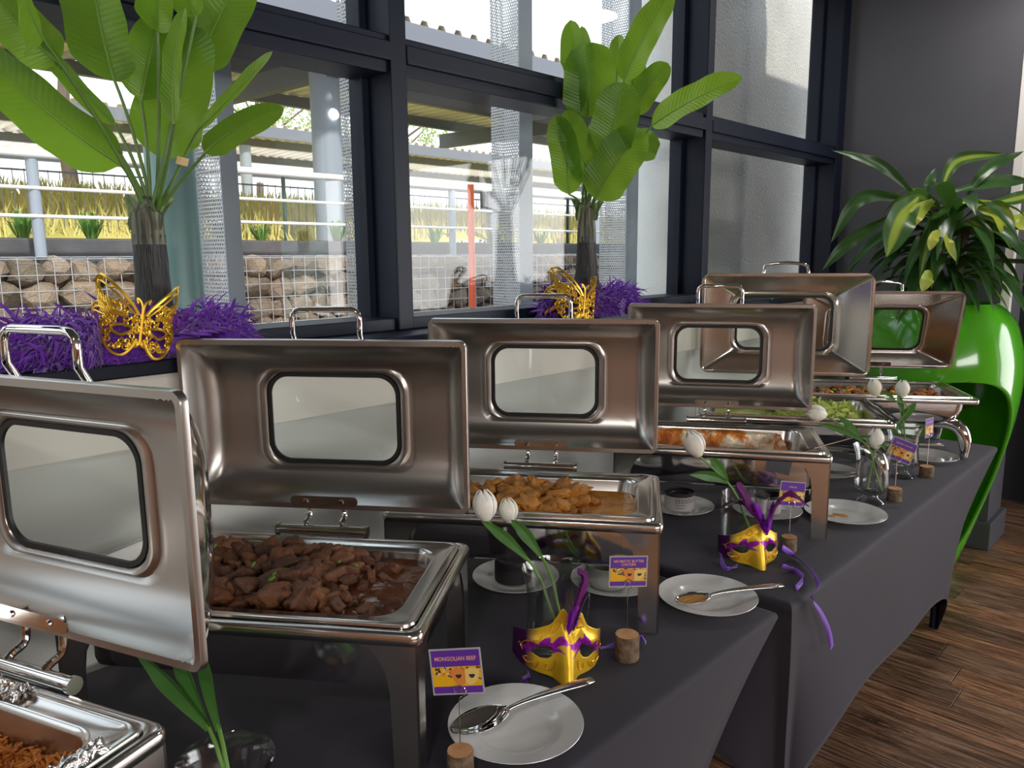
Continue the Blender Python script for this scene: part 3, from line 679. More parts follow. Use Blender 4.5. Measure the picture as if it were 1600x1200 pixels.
# ------------------------------------------------------------------ outside the window
def stone_mesh(seed):
    r_ = random.Random(seed); bm = bmesh.new(); bmesh.ops.create_icosphere(bm, subdivisions=2, radius=0.5)
    pl = [(Vector((r_.gauss(0, 1), r_.gauss(0, 1), r_.gauss(0, 1))).normalized(), r_.uniform(0.30, 0.42)) for _ in range(9)]
    for v in bm.verts:
        for nrm, d in pl:
            e = v.co.dot(nrm)-d
            if e > 0: v.co -= nrm*e
        v.co *= 1+0.06*noise.noise(v.co*4+Vector((seed, 0, 0)))
        v.co *= 1.24
    me = bpy.data.meshes.new('stone'); bm.to_mesh(me); bm.free(); me.materials.append(MATS['gabion_stone'])
    return me
GX = -5.5; GZ = 1.56
gb = thing('gabion_wall', 'rough stone gabion wall caged in wire mesh below the railing', 'gabion wall', (GX, 4, 0))
gb_core = MB().box(-0.40, -0.16, -6, 6, -0.2, GZ-0.05).build('core', 'gabion_fill', gb, False)
SM = [stone_mesh(i) for i in range(12)]
rg = random.Random(11)
z = 0.62
while z < GZ-0.03:
    h = rg.uniform(0.14, 0.19); h = min(h, GZ-z) if GZ-z < 0.27 else h
    yy = -3.6
    while yy < 5.2:
        w_ = rg.uniform(0.14, 0.27)
        st = bpy.data.objects.new('stone', rg.choice(SM)); COL.objects.link(st); st.parent = gb
        st.location = (-0.12+rg.uniform(-0.03, 0.02), yy+w_/2, z+h/2)
        st.scale = (0.26, w_*1.08, h*1.10); st.rotation_euler = (rg.uniform(-0.18, 0.18)+rg.choice((0, PI)), rg.uniform(-0.15, 0.15), rg.choice((0, PI))+rg.uniform(-0.15, 0.15))
        yy += w_
    z += h
wm = MB()
for k in range(int(9.2/0.10)+1):
    yy = -3.8+k*0.10; wm.tube([(0.015, yy, 0.5), (0.015, yy, GZ+0.01)], 0.0028 if k % 10 else 0.006, 4, False)
    wm.tube([(0.015, yy, GZ+0.012), (-0.42, yy, GZ+0.012)], 0.0028, 4, False)
for k in range(11): wm.tube([(0.02, -3.8, 0.56+k*0.10), (0.02, 5.4, 0.56+k*0.10)], 0.0028, 4, False)
for k in range(5): wm.tube([(-k*0.10, -3.8, GZ+0.012), (-k*0.10, 5.4, GZ+0.012)], 0.0028, 4, False)
wm.build('wire_mesh', 'galvanised_wire', gb, False)
kb = MB().box(-7.2, -5.95, -5, 16, 1.2, 1.70).build('retaining_kerb', 'dark_concrete', None, False, 0.01)
tag(kb, 'long dark concrete retaining kerb behind the stone gabions', 'kerb')
so = struct(MB().box(-7.8, -6.05, -5, 16, 1.4, 1.705).build('planting_bed', 'soil', None, False))
gr_ = struct(MB().box(-9.0, -1.95, -8, 18, -0.4, -0.05).build('ground_outside', 'pale_paving', None, False))
# railing
ra = thing('railing', 'white painted steel railing with three rails above the gabion wall', 'railing', (-5.62, 4, 0))
for z_, r_ in ((2.215, 0.026), (2.005, 0.012), (1.83, 0.012)):
    MB().tube([(0, -7, z_), (0, 9, z_)], r_, 10).build('rail', 'rail_white', ra)
for yv in (-2.42, 1.15, 4.6):
    MB().tube([(-0.03, yv, 1.57), (-0.03, yv, 2.2)], 0.035, 10).build('post', 'column_grey', ra)
# embankment with yellow grass
P = []; nu, nv = 14, 40
for j in range(nv):
    for i in range(nu):
        x = -7.4-i*0.62; yv = -4+j*0.62
        P.append((x, yv, 1.70+0.86*(1-math.exp(-(i*0.62)/2.6))+0.10*noise.noise(Vector((x*0.6, yv*0.6, 0)))))
gb_ = struct(MB().grid(P, nu, nv).build('embankment', 'bank_grass'))
mb = MB(); rg = random.Random(5)
for _ in range(9000):
    x = -7.5-abs(rg.gauss(0, 2.2)); yv = rg.uniform(-1, 14)
    if x < -13: continue
    zb = 1.70+0.86*(1-math.exp((x+7.4)/2.6))-0.02; h = rg.uniform(0.10, 0.30); w_ = 0.010
    dx, dy = rg.uniform(-0.1, 0.1), rg.uniform(-0.1, 0.1)
    mb.add([(x, yv-w_, zb), (x, yv+w_, zb), (x+dx*0.5, yv+dy*0.5+w_*0.7, zb+h*0.6), (x+dx*0.5, yv+dy*0.5-w_*0.7, zb+h*0.6), (x+dx, yv+dy, zb+h)], [(0, 1, 2, 3), (3, 2, 4)])
tag(mb.build('grass', 'grass_blade', None, False), 'tall yellow green grass on the embankment', 'grass', kind='stuff')
# green tufts in the bed
def tuft():
    mb = MB(); rg = random.Random(2)
    for k in range(60):
        a = rg.uniform(0, 2*PI); rr = rg.uniform(0.05, 0.24); h = rg.uniform(0.14, 0.30); d = Vector((math.cos(a), math.sin(a), 0)); s = Vector((-d.y, d.x, 0))*0.006
        p = [Vector((0, 0, 0))+d*0.03, d*rr*0.5+Vector((0, 0, h*0.8)), d*rr+Vector((0, 0, h*0.75))]
        mb.add([p[0]-s, p[0]+s, p[1]+s, p[1]-s, p[2]], [(0, 1, 2, 3), (3, 2, 4)])
    return mb.mesh('grass_tuft', 'tuft_green', False)
tm = tuft(); rg = random.Random(9)
for yv in (1.2, 1.65, 2.1, 2.7, 3.15, 3.55, 4.3, 4.9, 5.6, 6.4, 7.3):
    t = bpy.data.objects.new('grass_tuft', tm); COL.objects.link(t); t.location = (-6.35+rg.uniform(-0.1, 0.1), yv, 1.70); t.rotation_euler.z = rg.uniform(0, 6); t.scale = (1, 1, rg.uniform(0.7, 1.0))
    tag(t, 'spiky green grass tuft in the bed behind the railing', 'plant', 'grass tufts in the planting bed')
# fine upright fence on the bank
fn = thing('bank_fence', 'fine vertical wire fence standing on the grassy bank', 'fence', (-7.6, 4, 1.7))
mb = MB()
for k in range(150): mb.box(-0.003, 0.003, -5+k*0.09, -5+k*0.09+0.006, 0, 0.62)
mb.build('fence_wire', 'purlin_grey', fn, False)
MB().box(-0.008, 0.008, -5, 8.5, 0.6, 0.615).build('fence_rail', 'purlin_grey', fn, False)
for k in range(6): MB().tube([(0, -4.3+k*2.4, -0.05), (0, -4.3+k*2.4, 0.72)], 0.022, 8).build('post', mat('fence_post_%d' % k, (0.03, 0.07, 0.05), 0.5), fn)
# carport roofs: corrugated sheet on purlins, rafters and round columns
def corrugated(x0, x1, y0, y1, z0, z1, pitch=0.22, dep=0.05):
    mb = MB(); ys = []; y_ = y0
    while y_ < y1:
        for f, d in ((0, 0), (0.38, 0), (0.5, 1), (0.78, 1), (0.9, 0)): ys.append((y_+f*pitch, d*dep))
        y_ += pitch
    P = []
    for yv, d in ys: P += [(x0, yv, z0+d), (x1, yv, z1+d)]
    return mb.grid(P, 2, len(ys))
def carport(label, x0, x1, y0, y1, z0, z1, purl, raft, cols, fas):
    t = thing('carport', label, 'carport', (0, 0, 0))
    corrugated(x0, x1, y0, y1, z0, z1).build('roof_sheet', 'roof_sheet', t, False, solid=0.004)
    MB().box(x0-0.02, x0+0.03, y0, y1, z0-fas, z0-0.005).build('fascia', 'fascia_grey', t, False, 0.005)
    for px_ in purl:
        zz = z0+(z1-z0)*(px_-x0)/(x1-x0)
        MB().box(px_-0.05, px_+0.05, y0, y1, zz-0.15, zz-0.008).build('purlin', 'purlin_grey', t, False)
    for yv in raft:
        mb = MB(); mb.add([(x0, yv-0.06, z0-0.42), (x0, yv+0.06, z0-0.42), (x1, yv-0.06, z1-0.42), (x1, yv+0.06, z1-0.42), (x0, yv-0.06, z0-0.2), (x0, yv+0.06, z0-0.2), (x1, yv-0.06, z1-0.2), (x1, yv+0.06, z1-0.2)],
                          [(0, 2, 3, 1), (4, 5, 7, 6), (0, 1, 5, 4), (2, 6, 7, 3), (0, 4, 6, 2), (1, 3, 7, 5)])
        mb.build('rafter', 'purlin_grey', t, False)
    for cx, cy, r_ in cols: MB().tube([(cx, cy, 1.70), (cx, cy, z0+(z1-z0)*(cx-x0)/(x1-x0)-0.3)], r_, 20).build('column', 'column_grey', t)
    return t
cp = carport('near corrugated carport roof carried on grey round columns', -6.0, -10.2, -4, 12.5, 3.74, 3.80, (-7.0, -8.5, -10.0), (0.2, 4.67, 9.1), ((-7.0, 4.67, 0.15), (-7.0, 0.25, 0.15), (-7.0, 9.1, 0.15)), 0.30)
lm = MB().lathe([(0.05, -0.02), (0.055, 0.0), (0.0, 0.002)], 16).build('lamp_disc', mat('lamp_white', (0.9, 0.9, 0.85), 0.4, emit=((1, 1, 0.95), 3.0)), cp)
lm.location = (-6.83, 4.66, 2.98); lm.rotation_euler = (0, R_(75), 0)
carport('far low corrugated carport roof with pale edge beyond the bank', -13.0, -20.0, -4, 24, 3.88, 3.60, (-14.2, -16, -18), (), ((-13.4, 7.2, 0.10), (-13.4, 14, 0.10)), 0.20)
# trees
def tree(label, x, y_, z0, h, rad, n, trunk=0.09):
    t = thing('tree', label, 'tree', (x, y_, z0)); rg = random.Random(int(x*7+y_*3))
    P = catmull([(0, 0, 0), (0.06, -0.05, h*0.3), (-0.05, 0.08, h*0.6), (0.1, 0.0, h*0.9)], 5)
    mb = MB().tube(P, [trunk*(1-0.6*i/(len(P)-1)) for i in range(len(P))], 8)
    for k in range(6):
        a = rg.uniform(0, 6.28); z1 = h*rg.uniform(0.45, 0.8); d = Vector((math.cos(a), math.sin(a), 0.7))*rad*0.8
        mb.tube(bez((0, 0, z1), Vector((0, 0, z1))+d*0.5, Vector((0, 0, z1))+d, 5), [trunk*0.35*(1-i/7) for i in range(6)], 5)
    mb.build('trunk', 'bark', t)
    mb = MB(); uv = []
    for k in range(n):
        while True:
            p = Vector((rg.uniform(-1, 1), rg.uniform(-1, 1), rg.uniform(-1, 1)))
            if 0.35 < p.length < 1 and noise.noise(p*2.3+Vector((x, 0, 0))) > -0.12: break
        c = Vector((p.x*rad, p.y*rad, h*0.9+p.z*rad*0.75)); a = Vector((rg.gauss(0, 1), rg.gauss(0, 1), rg.gauss(0, 1))).normalized(); b_ = a.orthogonal().normalized()
        s = rg.uniform(0.05, 0.10)
        mb.add([c-a*s, c+b_*s*0.4, c+a*s, c-b_*s*0.4], [(0, 1, 2, 3)]); uv += [(0.5, 0), (1, 0.5), (0.5, 1), (0, 0.5)]
    tag(mb.build('crown', 'tree_leaf', t, False, uvs=uv), kind='stuff')
tree('leaning tree with dark trunk on the grassy bank by the railing', -12.0, 3.83, 2.38, 3.4, 1.1, 1200, 0.11)
tree('pale leafed tree far beyond the low carport roof, partly behind grey column', -23.0, 12.8, 2.0, 5.0, 2.4, 2400, 0.15)
tree('pale leafed tree far beyond the low carport roof, clear of the grey column', -22.0, 17.6, 2.0, 4.4, 2.1, 2000, 0.15)
# perforated metal fins standing outside the glass
def fin(y_, label, wid=0.075):
    t = thing('perforated_fin', label, 'metal fin', (-2.10, y_, 0), 0, 'perforated fins outside the glass')
    def sheet(pts, nm):
        mb = MB(); V = []; uv = []; s = 0
        for i, p in enumerate(pts):
            if i: s += (Vector(p)-Vector(pts[i-1])).length
            for z_ in (0.4, 3.6): V.append((p[0], p[1], z_)); uv.append((s, z_))
        mb.grid(V, 2, len(pts)); return mb.build(nm, 'perforated_sheet', t, True, uvs=uv)
    sheet([(0, 0, 0), (-0.05, -0.006, 0), (-0.10, -0.006, 0), (-0.15, 0, 0)], 'perforated_side')
    sheet([(-0.15, 0, 0), (-0.15, wid, 0)], 'perforated_back')
    sheet([(-0.15, wid, 0), (0, wid, 0)], 'perforated_side')
    MB().box(-0.003, 0.004, 0, wid, 0.4, 3.6).build('front_plate', 'column_grey', t, False)
fin(1.05, 'perforated metal fin outside the glass beside the teal column', 0.05)
fin(1.56, 'perforated metal fin outside the glass close against a dark mullion', 0.06)
fin(2.27, 'perforated metal fin outside the glass left of the smaller banana plant', 0.075)
fin(2.99, 'perforated metal fin outside the glass beside the white stucco column', 0.09)
tc_ = MB().lathe([(0.075, 0.3), (0.075, 2.06), (0.068, 2.08)], 28, True, True).build('pipe_column', 'teal_column', None)
tc_.location = (-2.37, 1.035, 0); tag(tc_, 'smooth teal pipe column standing outside the glass', 'column')
sc_ = MB().lathe([(0.17, -0.1), (0.17, 3.8)], 40, True, True).build('stucco_column', 'white_stucco', None)
sc_.location = (-2.42, 3.78, 0); tag(sc_, 'round white stucco column outside the window', 'column')
struct(MB().box(-2.62, -2.42, 3.9, 9.5, -0.1, 2.78).build('wall_exterior', 'stucco', None, False))
struct(MB().box(-2.62, -2.42, 3.9, 9.5, 2.78, 4.2).build('wall_exterior_upper', 'stucco', None, False))
op = MB().tube([(-5.05, 4.83, -0.05), (-5.05, 4.83, 2.18)], 0.03, 10).build('marker_post', 'orange_post', None); tag(op, 'slim orange marker post in front of the gabion wall', 'post')
eb = thing('meter_box', 'pale grey meter box on a post on the bank', 'box', (-7.3, 7.35, 1.7))
MB().box(-0.08, 0.08, -0.13, 0.13, 0.42, 0.72).build('cabinet', 'fascia_grey', eb, False, 0.01)
MB().box(-0.04, 0.04, -0.05, 0.05, -0.05, 0.42).build('post', 'fascia_grey', eb, False, 0.005)

# ------------------------------------------------------------------ plants
def blade(mb, uv, mid, wmax, view, twist, fold=0.25, prof=None, nu=9, wave=0.0, seed=0):
    """leaf surface along a midrib polyline; returns nothing, adds to mb"""
    n = len(mid); P = []
    for i, p in enumerate(mid):
        t = i/(n-1); tg = (mid[min(i+1, n-1)]-mid[max(i-1, 0)]).normalized()
        tw = twist[0]+(twist[1]-twist[0])*t if isinstance(twist, tuple) else twist
        s = tg.cross(view); s = (s.normalized() if s.length > 1e-5 else tg.orthogonal().normalized())
        nn = s.cross(tg).normalized()
        s2 = s*math.cos(tw)+nn*math.sin(tw); n2 = s2.cross(tg).normalized()
        w = wmax*0.5*(prof(t) if prof else math.sin(PI*min(1, max(0, t))**0.8)**0.6)
        for k in range(nu):
            u = -1+2*k/(nu-1)
            off = abs(u)*w*fold+wave*w*math.sin(t*17+u*3+seed)*abs(u)
            P.append(p+s2*(u*w)+n2*off); uv.append((k/(nu-1), t))
    mb.grid(P, nu, n)
def banana_prof(t):
    return (min(1, (t/0.16))**0.55)*(1 if t < 0.55 else max(0.0, 1-((t-0.55)/0.45)**2.6))**0.6
def clear_frame(v, o):
    """keep a leaf point on the room side of the transom and the glass"""
    x, z = v[0]+o.x, v[2]+o.z
    lim = -1.716 if 2.02 < z < 2.17 else (-1.716-0.11*min(1, min(abs(z-2.02), abs(z-2.17))/0.12))
    return (max(x, lim)-o.x, v[1], v[2])
MASK_AT = [tuple(at_x(222, 545, -1.562)[:2]), tuple(at_x(912, 492, -1.545)[:2])]
def clear_lids(p):
    """press a feather point back off the open lids and the bottom window rail"""
    p = Vector(p)
    for c in (C2, C3, C4):
        a = R_(c[2]); ex = Vector((math.cos(a), math.sin(a), 0)); ey = Vector((-math.sin(a), math.cos(a), 0)); q = p-Vector((c[0], c[1], p.z))
        lx, ly = q.dot(ex), q.dot(ey)
        if abs(lx) < 0.325 and 0.10 < ly < 0.305 and p.z < TZ+RIM+0.41: p += ey*(0.305-ly)
    for mx_, my_ in MASK_AT:                     # lies behind the mask that is tied over it
        dy_ = abs(p.y-my_)
        lim = mx_-0.006-0.075*(1-math.cos(min(0.8, dy_/0.075)))+max(0, dy_-0.055)*2.2
        if dy_ < 0.13 and p.x > lim-0.07: p.x = lim-0.07+0.07*(1-math.exp(-(p.x-lim+0.07)/0.07))
    p.x = max(p.x, -1.735 if p.z < SILL+0.05 else -1.845); p.z = max(p.z, SILL+0.0015) if p.x < -1.605 else p.z
    return p
def banana_plant(label, base, leaves, crown, depth, trunk_prof, seed):
    t = thing('banana_plant', label, 'plant', base)
    o = Vector(base)
    def L(p): return Vector(p)-o
    # trunk
    nr = 40; mb = MB(); vs = []
    for r_, z_ in trunk_prof:
        for k in range(nr):
            a = 2*PI*k/nr; flare = max(0, 1-z_/0.10)
            rr = r_*(1+0.10*flare*math.cos(7*a+seed))+0.0015*math.sin(11*a+z_*40)
            vs.append((rr*math.cos(a), rr*math.sin(a), z_))
    m_ = len(trunk_prof)
    mb.add(vs, [(i*nr+k, i*nr+(k+1) % nr, (i+1)*nr+(k+1) % nr, (i+1)*nr+k) for i in range(m_-1) for k in range(nr)]); mb.build('trunk', 'black_trunk', t)
    rt, zt = trunk_prof[-1]
    ch = L(crown).z
    mb = MB().lathe([(rt*1.03, zt-0.02), (rt*1.02, zt+0.02), (rt*0.95, zt+0.045), (rt*0.80, ch-0.01), (rt*0.3, ch+0.02)], 20); mb.build('fibre_collar', 'fibre_grey', t)
    # sheath leaves around the crown
    for k, (a, ln, h) in enumerate(((2.5, 0.05, 0.07), (0.2, 0.045, 0.06), (4.1, 0.03, 0.05), (5.3, 0.03, 0.05))):
        d = CR*math.cos(a)+CF*math.sin(a)*0.5; d.z = 0
        b0 = Vector((0, 0, ch-0.045))+d*rt*0.5; mb = MB(); uv = []
        blade(mb, uv, bez(b0, b0+Vector((0, 0, h*0.7))+d*0.01, b0+Vector((0, 0, h))+d*ln, 8), 0.045, -CF, 0.2, 0.5, lambda q: (1-q)**0.6 if q > 0.3 else 1)
        mb.build('sheath', 'sheath_green', t, True, uvs=uv)
    rg = random.Random(seed)
    for i, (bx, by, tx, ty, wpx, d0, d1, dark, tw, bow) in enumerate(leaves):
        B = at_d(bx, by, depth+d0); T = at_d(tx, ty, depth+d1)
        for q in (B, T):
            if q.x < -1.70: q.x = -1.70
        mdl = (B+T)*0.5; sd = (T-B).cross(CF).normalized(); M_ = mdl+sd*bow*(T-B).length-CF*0.02
        mid = [x_-o for x_ in bez(B, M_, T, 22)]
        wm_ = wpx*depth/FPX
        mb = MB(); uv = []
        blade(mb, uv, mid, wm_, -CF, R_(tw), 0.22, banana_prof, 11, 0.05, i)
        mb.v = [clear_frame(v, o) for v in mb.v]; mid = [Vector(clear_frame(v, o)) for v in mid]
        lf = mb.build('leaf', 'banana_leaf', t, True, uvs=uv)
        MB().tube([p+CF*(-0.0008) for p in mid[:20]], [0.0030*(1-0.8*k/19) for k in range(20)], 6).build('midrib', 'midrib_green', lf)
        c0 = L(crown)+Vector((rg.uniform(-0.012, 0.012), rg.uniform(-0.012, 0.012), -0.03)); b1 = B-o
        kink = c0+(b1-c0)*0.5+Vector((0, 0, 0.02))-(b1-c0).cross(CF).normalized()*0.01
        MB().tube(bez(c0, kink, b1, 10), [0.0042-0.0012*k/10 for k in range(11)], 7).build('stem', 'banana_stem', t)
    return t
V1 = (-1.675, 0.672, SILL); D1 = (Vector(V1)-CC).dot(CF)
P1 = [ # blade base px, tip px, width px, depth offset base, tip, dark, twist deg, bow
 (180, 128, 140, -95, 102, -0.10, -0.25, 0, 10, 0.04),
 (196, 166, 218, 40, 66, 0.0, 0.02, 0, -15, -0.05),
 (68, 62, 10, -75, 84, -0.30, -0.50, 1, 20, -0.06),
 (64, 114, -45, 0, 66, -0.10, -0.20, 0, -10, 0.04),
 (180, 260, -60, 62, 92, -0.05, -0.25, 0, 28, 0.08),
 (137, 210, -10, 80, 36, 0.02, -0.05, 1, 35, 0.02),
 (238, 254, 270, 52, 120, 0.03, 0.06, 0, 5, -0.04),
 (272, 194, 290, 12, 44, -0.16, -0.20, 1, 30, 0.05),
 (246, 50, 262, -75, 66, -0.12, -0.2, 1, 10, 0.03),
 (306, 27, 276, -70, 50, -0.10, -0.15, 0, 20, 0.05),
 (296, 114, 385, -62, 90, 0.02, 0.02, 0, -8, -0.05),
 (308, 206, 426, 80, 36, -0.05, -0.10, 1, 35, -0.07),
 (320, 240, 444, 168, 40, -0.08, -0.15, 1, -40, 0.07),
]
bp1 = banana_plant('tall artificial banana plant with black trunk standing on the window ledge by the beef', V1, P1, at_x(236, 322, -1.675), D1,
    [(0.058, 0.0), (0.056, 0.02), (0.050, 0.05), (0.044, 0.08), (0.037, 0.115), (0.034, 0.15), (0.0325, 0.20), (0.032, 0.255)], 1)
# small swing tag on a stem
tg = MB().box(-0.012, 0.012, -0.0006, 0.0006, -0.008, 0.008).build('price_tag', 'card_cream', bp1, False)
tg.location = at_d(285, 252, D1-0.08)-Vector(V1); tg.rotation_euler = (R_(-10), R_(15), R_(43))
V2 = (-1.665, 2.14, SILL); D2 = (Vector(V2)-CC).dot(CF)
P2 = [
 (976, 128, 1050, -12, 52, -0.05, -0.10, 0, 25, 0.08),
 (918, 184, 926, 66, 76, -0.12, -0.15, 0, 4, 0.02),
 (868, 192, 828, 48, 42, -0.05, -0.05, 0, 30, -0.05),
 (884, 172, 842, 58, 26, 0.0, 0.0, 1, 35, -0.07),
 (889, 304, 852, 182, 44, -0.10, -0.15, 0, 15, -0.08),
 (926, 286, 884, 172, 46, -0.12, -0.18, 1, 18, 0.04),
 (946, 242, 974, 128, 66, -0.16, -0.22, 0, 5, -0.03),
 (930, 312, 1004, 202, 68, -0.14, -0.20, 0, 10, 0.06),
 (986, 182, 1043, 98, 42, 0.0, 0.02, 0, 10, 0.05),
 (962, 136, 966, 54, 28, -0.02, 0.0, 1, 30, 0.0),
 (984, 150, 996, 90, 34, 0.05, 0.06, 0, 0, 0.0),
 (1018, 197, 1160, 122, 52, -0.15, -0.32, 0, 32, 0.06),
 (1000, 252, 1020, 206, 42, 0.02, 0.04, 0, -10, 0.1),
 (918, 242, 916, 176, 28, 0.03, 0.03, 1, 0, 0.0),
 (892, 268, 890, 208, 24, 0.03, 0.03, 0, 0, 0.0),
]
banana_plant('smaller artificial banana plant on the ledge behind the butter chicken lid', V2, P2, at_x(914, 322, -1.675), D2,
    [(0.064, 0.0), (0.062, 0.03), (0.056, 0.07), (0.046, 0.11), (0.038, 0.15), (0.034, 0.20), (0.032, 0.24), (0.031, 0.27)], 2)

# feather boas: loose ring of soft barbs round each trunk
def boa(label, c, rx, ry, n, seed, h=0.05, skip=0.0):
    rg = random.Random(seed); mb = MB()
    for k in range(n):
        a = rg.uniform(0, 2*PI); rad = 1+rg.gauss(0, 0.10)
        core = Vector((rx*rad*math.cos(a), ry*rad*math.sin(a), abs(rg.gauss(0.035, 0.02))))
        d = Vector((math.cos(a)*0.5+rg.gauss(0, 0.6), math.sin(a)*0.5+rg.gauss(0, 0.6), rg.gauss(0.45, 0.5))).normalized()
        ln = rg.uniform(0.025, 0.06)*(1.6 if rg.random() < 0.10 else 1); w_ = rg.uniform(0.0012, 0.0042)
        s = d.orthogonal().normalized(); s = (Matrix.Rotation(rg.uniform(0, 6.28), 3, d) @ s)
        q = bez(core, core+d*ln*0.6+Vector((0, 0, 0.01)), core+d*ln+Vector((0, 0, -0.015))+s*rg.uniform(-0.02, 0.02), 4)
        ww = (0.35, 1.0, 0.9, 0.55, 0.05); P = []
        for i, p in enumerate(q):
            p.z = max(p.z, 0.002)
            P += [p-s*w_*ww[i], p+s*w_*ww[i]]
        mb.grid(P, 2, 5)
    mb.v = [tuple(clear_lids(Vector(v)+Vector(c))-Vector(c)) for v in mb.v]
    ob = mb.build('feather_boa', 'boa_purple', None, True); ob.location = c
    return tag(ob, label, 'feather boa', 'purple feather boas')
boa('fluffy purple feather boa wrapped round the taller banana plant trunk', (V1[0]+0.005, V1[1]-0.045, SILL), 0.075, 0.19, 11000, 1)
boa('fluffy purple feather boa wrapped round the smaller banana plant trunk', (V2[0]+0.005, V2[1]+0.02, SILL), 0.07, 0.19, 8000, 2)

# gold filigree butterfly masks leaning on the trunks
def filigree(label, loc, rz, tiltx, roll, sc=1.0):
    t = thing('filigree_mask', label, 'mask', loc, rz, 'gold filigree masks'); t.rotation_euler = (tiltx, roll, rz)
    Rr = 0.075*sc
    def m3(u, v): a = u/0.075; return Vector((Rr*math.sin(a), -Rr*math.cos(a)+Rr, v*sc))
    def curve(pts, n=6): return [Vector((p.x, p.y, 0)) for p in catmull([(a, b_, 0) for a, b_ in pts], n)]
    mb = MB(); th = 0.0021*sc
    def draw(c, r_=None, closed=False): mb.tube([m3(p.x, p.y) for p in c], (r_ or th), 5, False, closed)
    for s in (-1, 1):
        F = lambda L_: [(s*a, b_) for a, b_ in L_]
        up = F([(0.006, 0.035), (0.02, 0.055), (0.05, 0.085), (0.085, 0.108), (0.108, 0.11), (0.112, 0.095), (0.10, 0.075), (0.085, 0.06), (0.07, 0.05)])
        md = F([(0.07, 0.05), (0.10, 0.058), (0.125, 0.05), (0.148, 0.028), (0.125, 0.03), (0.10, 0.024), (0.075, 0.018)])
        lo = F([(0.075, 0.018), (0.085, 0.004), (0.07, -0.018), (0.05, -0.04), (0.03, -0.045), (0.014, -0.03), (0.006, -0.012)])
        for c in (up, md, lo): draw(curve(c), th*1.5)
        inn = F([(0.012, 0.035), (0.05, 0.072), (0.085, 0.095), (0.10, 0.098), (0.098, 0.088), (0.08, 0.068), (0.05, 0.045)]); draw(curve(inn))
        inn2 = F([(0.03, 0.03), (0.06, 0.038), (0.09, 0.048), (0.118, 0.044), (0.09, 0.036), (0.06, 0.028)]); draw(curve(inn2))
        for k in range(9):                     # cross ribs between the outlines
            f = k/8; a0 = curve(up)[int(f*47)]; a1 = curve(inn)[min(36, int(f*36))]; draw([a0, (a0+a1)*0.5+Vector((0, 0.002, 0)), a1])
        for k in range(8):
            f = k/7; a0 = curve(md)[int(f*36)]; a1 = curve(inn2)[min(30, int(f*30))]; draw([a0, a1])
        for k in range(7): draw(curve(F([(0.03+k*0.006, 0.03), (0.05+k*0.006, 0.042+k*0.001), (0.06+k*0.007, 0.062+k*0.003)])))
        # eye rim and scrollwork
        eye = [(0.036+0.019*math.cos(q)+0.004*math.sin(2*q), 0.004+0.010*math.sin(q)) for q in [i*2*PI/18 for i in range(18)]]
        draw([Vector((s*a, b_, 0)) for a, b_ in eye], th*1.4, True)
        rg = random.Random(4)
        for k in range(90):
            cx_, cy_ = rg.uniform(0.004, 0.078), rg.uniform(-0.038, 0.062)
            if (cx_-0.036)**2/0.022**2+(cy_-0.004)**2/0.013**2 < 1: continue
            if cy_ < -0.04+abs(cx_-0.035)*0.6: continue
            if cy_ > 0.035+cx_*0.45: continue
            rr = rg.uniform(0.0035, 0.0075); a0 = rg.uniform(0, 6.28)
            draw([Vector((s*(cx_+rr*(1-0.06*i)*math.cos(a0+i*0.62)), cy_+rr*(1-0.06*i)*math.sin(a0+i*0.62), 0)) for i in range(12)], th*0.9)
        draw(curve(F([(0.0, 0.045), (0.004, 0.06), (0.012, 0.068), (0.010, 0.058)])))
    draw(curve([(0, 0.05), (0, 0.02), (0, -0.02)]), th*1.6)
    mb.build('lace_frame', 'gold_filigree', t)
    for s in (-1, 1):
        r_ = MB(); pts = catmull([m3(s*0.074, 0.0), m3(s*0.074, 0.0)+Vector((s*0.01, 0.05, -0.015)), Vector((s*0.085, 0.09, -0.025)), Vector((s*0.06, 0.12, 0.0))], 5); P = []
        for p in pts: P += [p+Vector((0, 0, -0.006)), p+Vector((0, 0, 0.006))]
        r_.grid(P, 2, len(pts)).build('ribbon', 'orange_ribbon', t, True, solid=0.0006)
    return t
p = at_x(222, 545, -1.562); filigree('gold filigree butterfly mask tied in front of the taller banana plant', (p.x, p.y, p.z+0.030), R_(80), R_(-8), R_(12), 1.0)
p = at_x(912, 492, -1.545); filigree('gold filigree butterfly mask tied in front of the smaller banana plant', (p.x, p.y, p.z+0.02), R_(76), R_(-8), R_(12), 1.15)

# ------------------------------------------------------------------ green planter with dracaena
PC = (-1.062, 4.15)
prof = [(0.0, 0.150), (0.02, 0.156), (0.155, 0.200), (0.31, 0.243), (0.46, 0.283), (0.62, 0.320), (0.77, 0.348), (0.90, 0.363), (1.0, 0.366), (1.08, 0.360), (1.17, 0.340), (1.24, 0.315), (1.29, 0.275), (1.315, 0.245), (1.32, 0.232), (1.30, 0.222), (1.24, 0.215)]
pr = [(p.x, p.y) for p in catmull([(a, b_, 0) for a, b_ in prof], 5)]
pr2 = [(pr[0][0], 0.001)]+pr
a0 = math.atan2(-CF.y, -CF.x)-R_(8)
vs = []; nc = 72; ZR = []
pz = [q[0] for q in pr[:-9]]; prr = [q[1] for q in pr[:-9]]
ZR += [(q[0], q[1], 0.0) for q in pr if q[0] < 0.07 and q[1] < 0.2][:6]
for k in range(49):
    f = PI*k/48; z_ = 0.53-0.455*math.cos(f); ZR.append((z_, float(np.interp(z_, pz, prr)), R_(54)*math.sin(f)**0.8))
ZR += [(q[0], q[1], 0.0) for i, q in enumerate(pr) if (q[0] > 0.99 and i > 20)]
for z_, r_, th in ZR:
    for k in range(nc+1):
        a = a0+th+(2*PI-2*th)*k/nc; vs.append((r_*math.cos(a), r_*math.sin(a), z_))
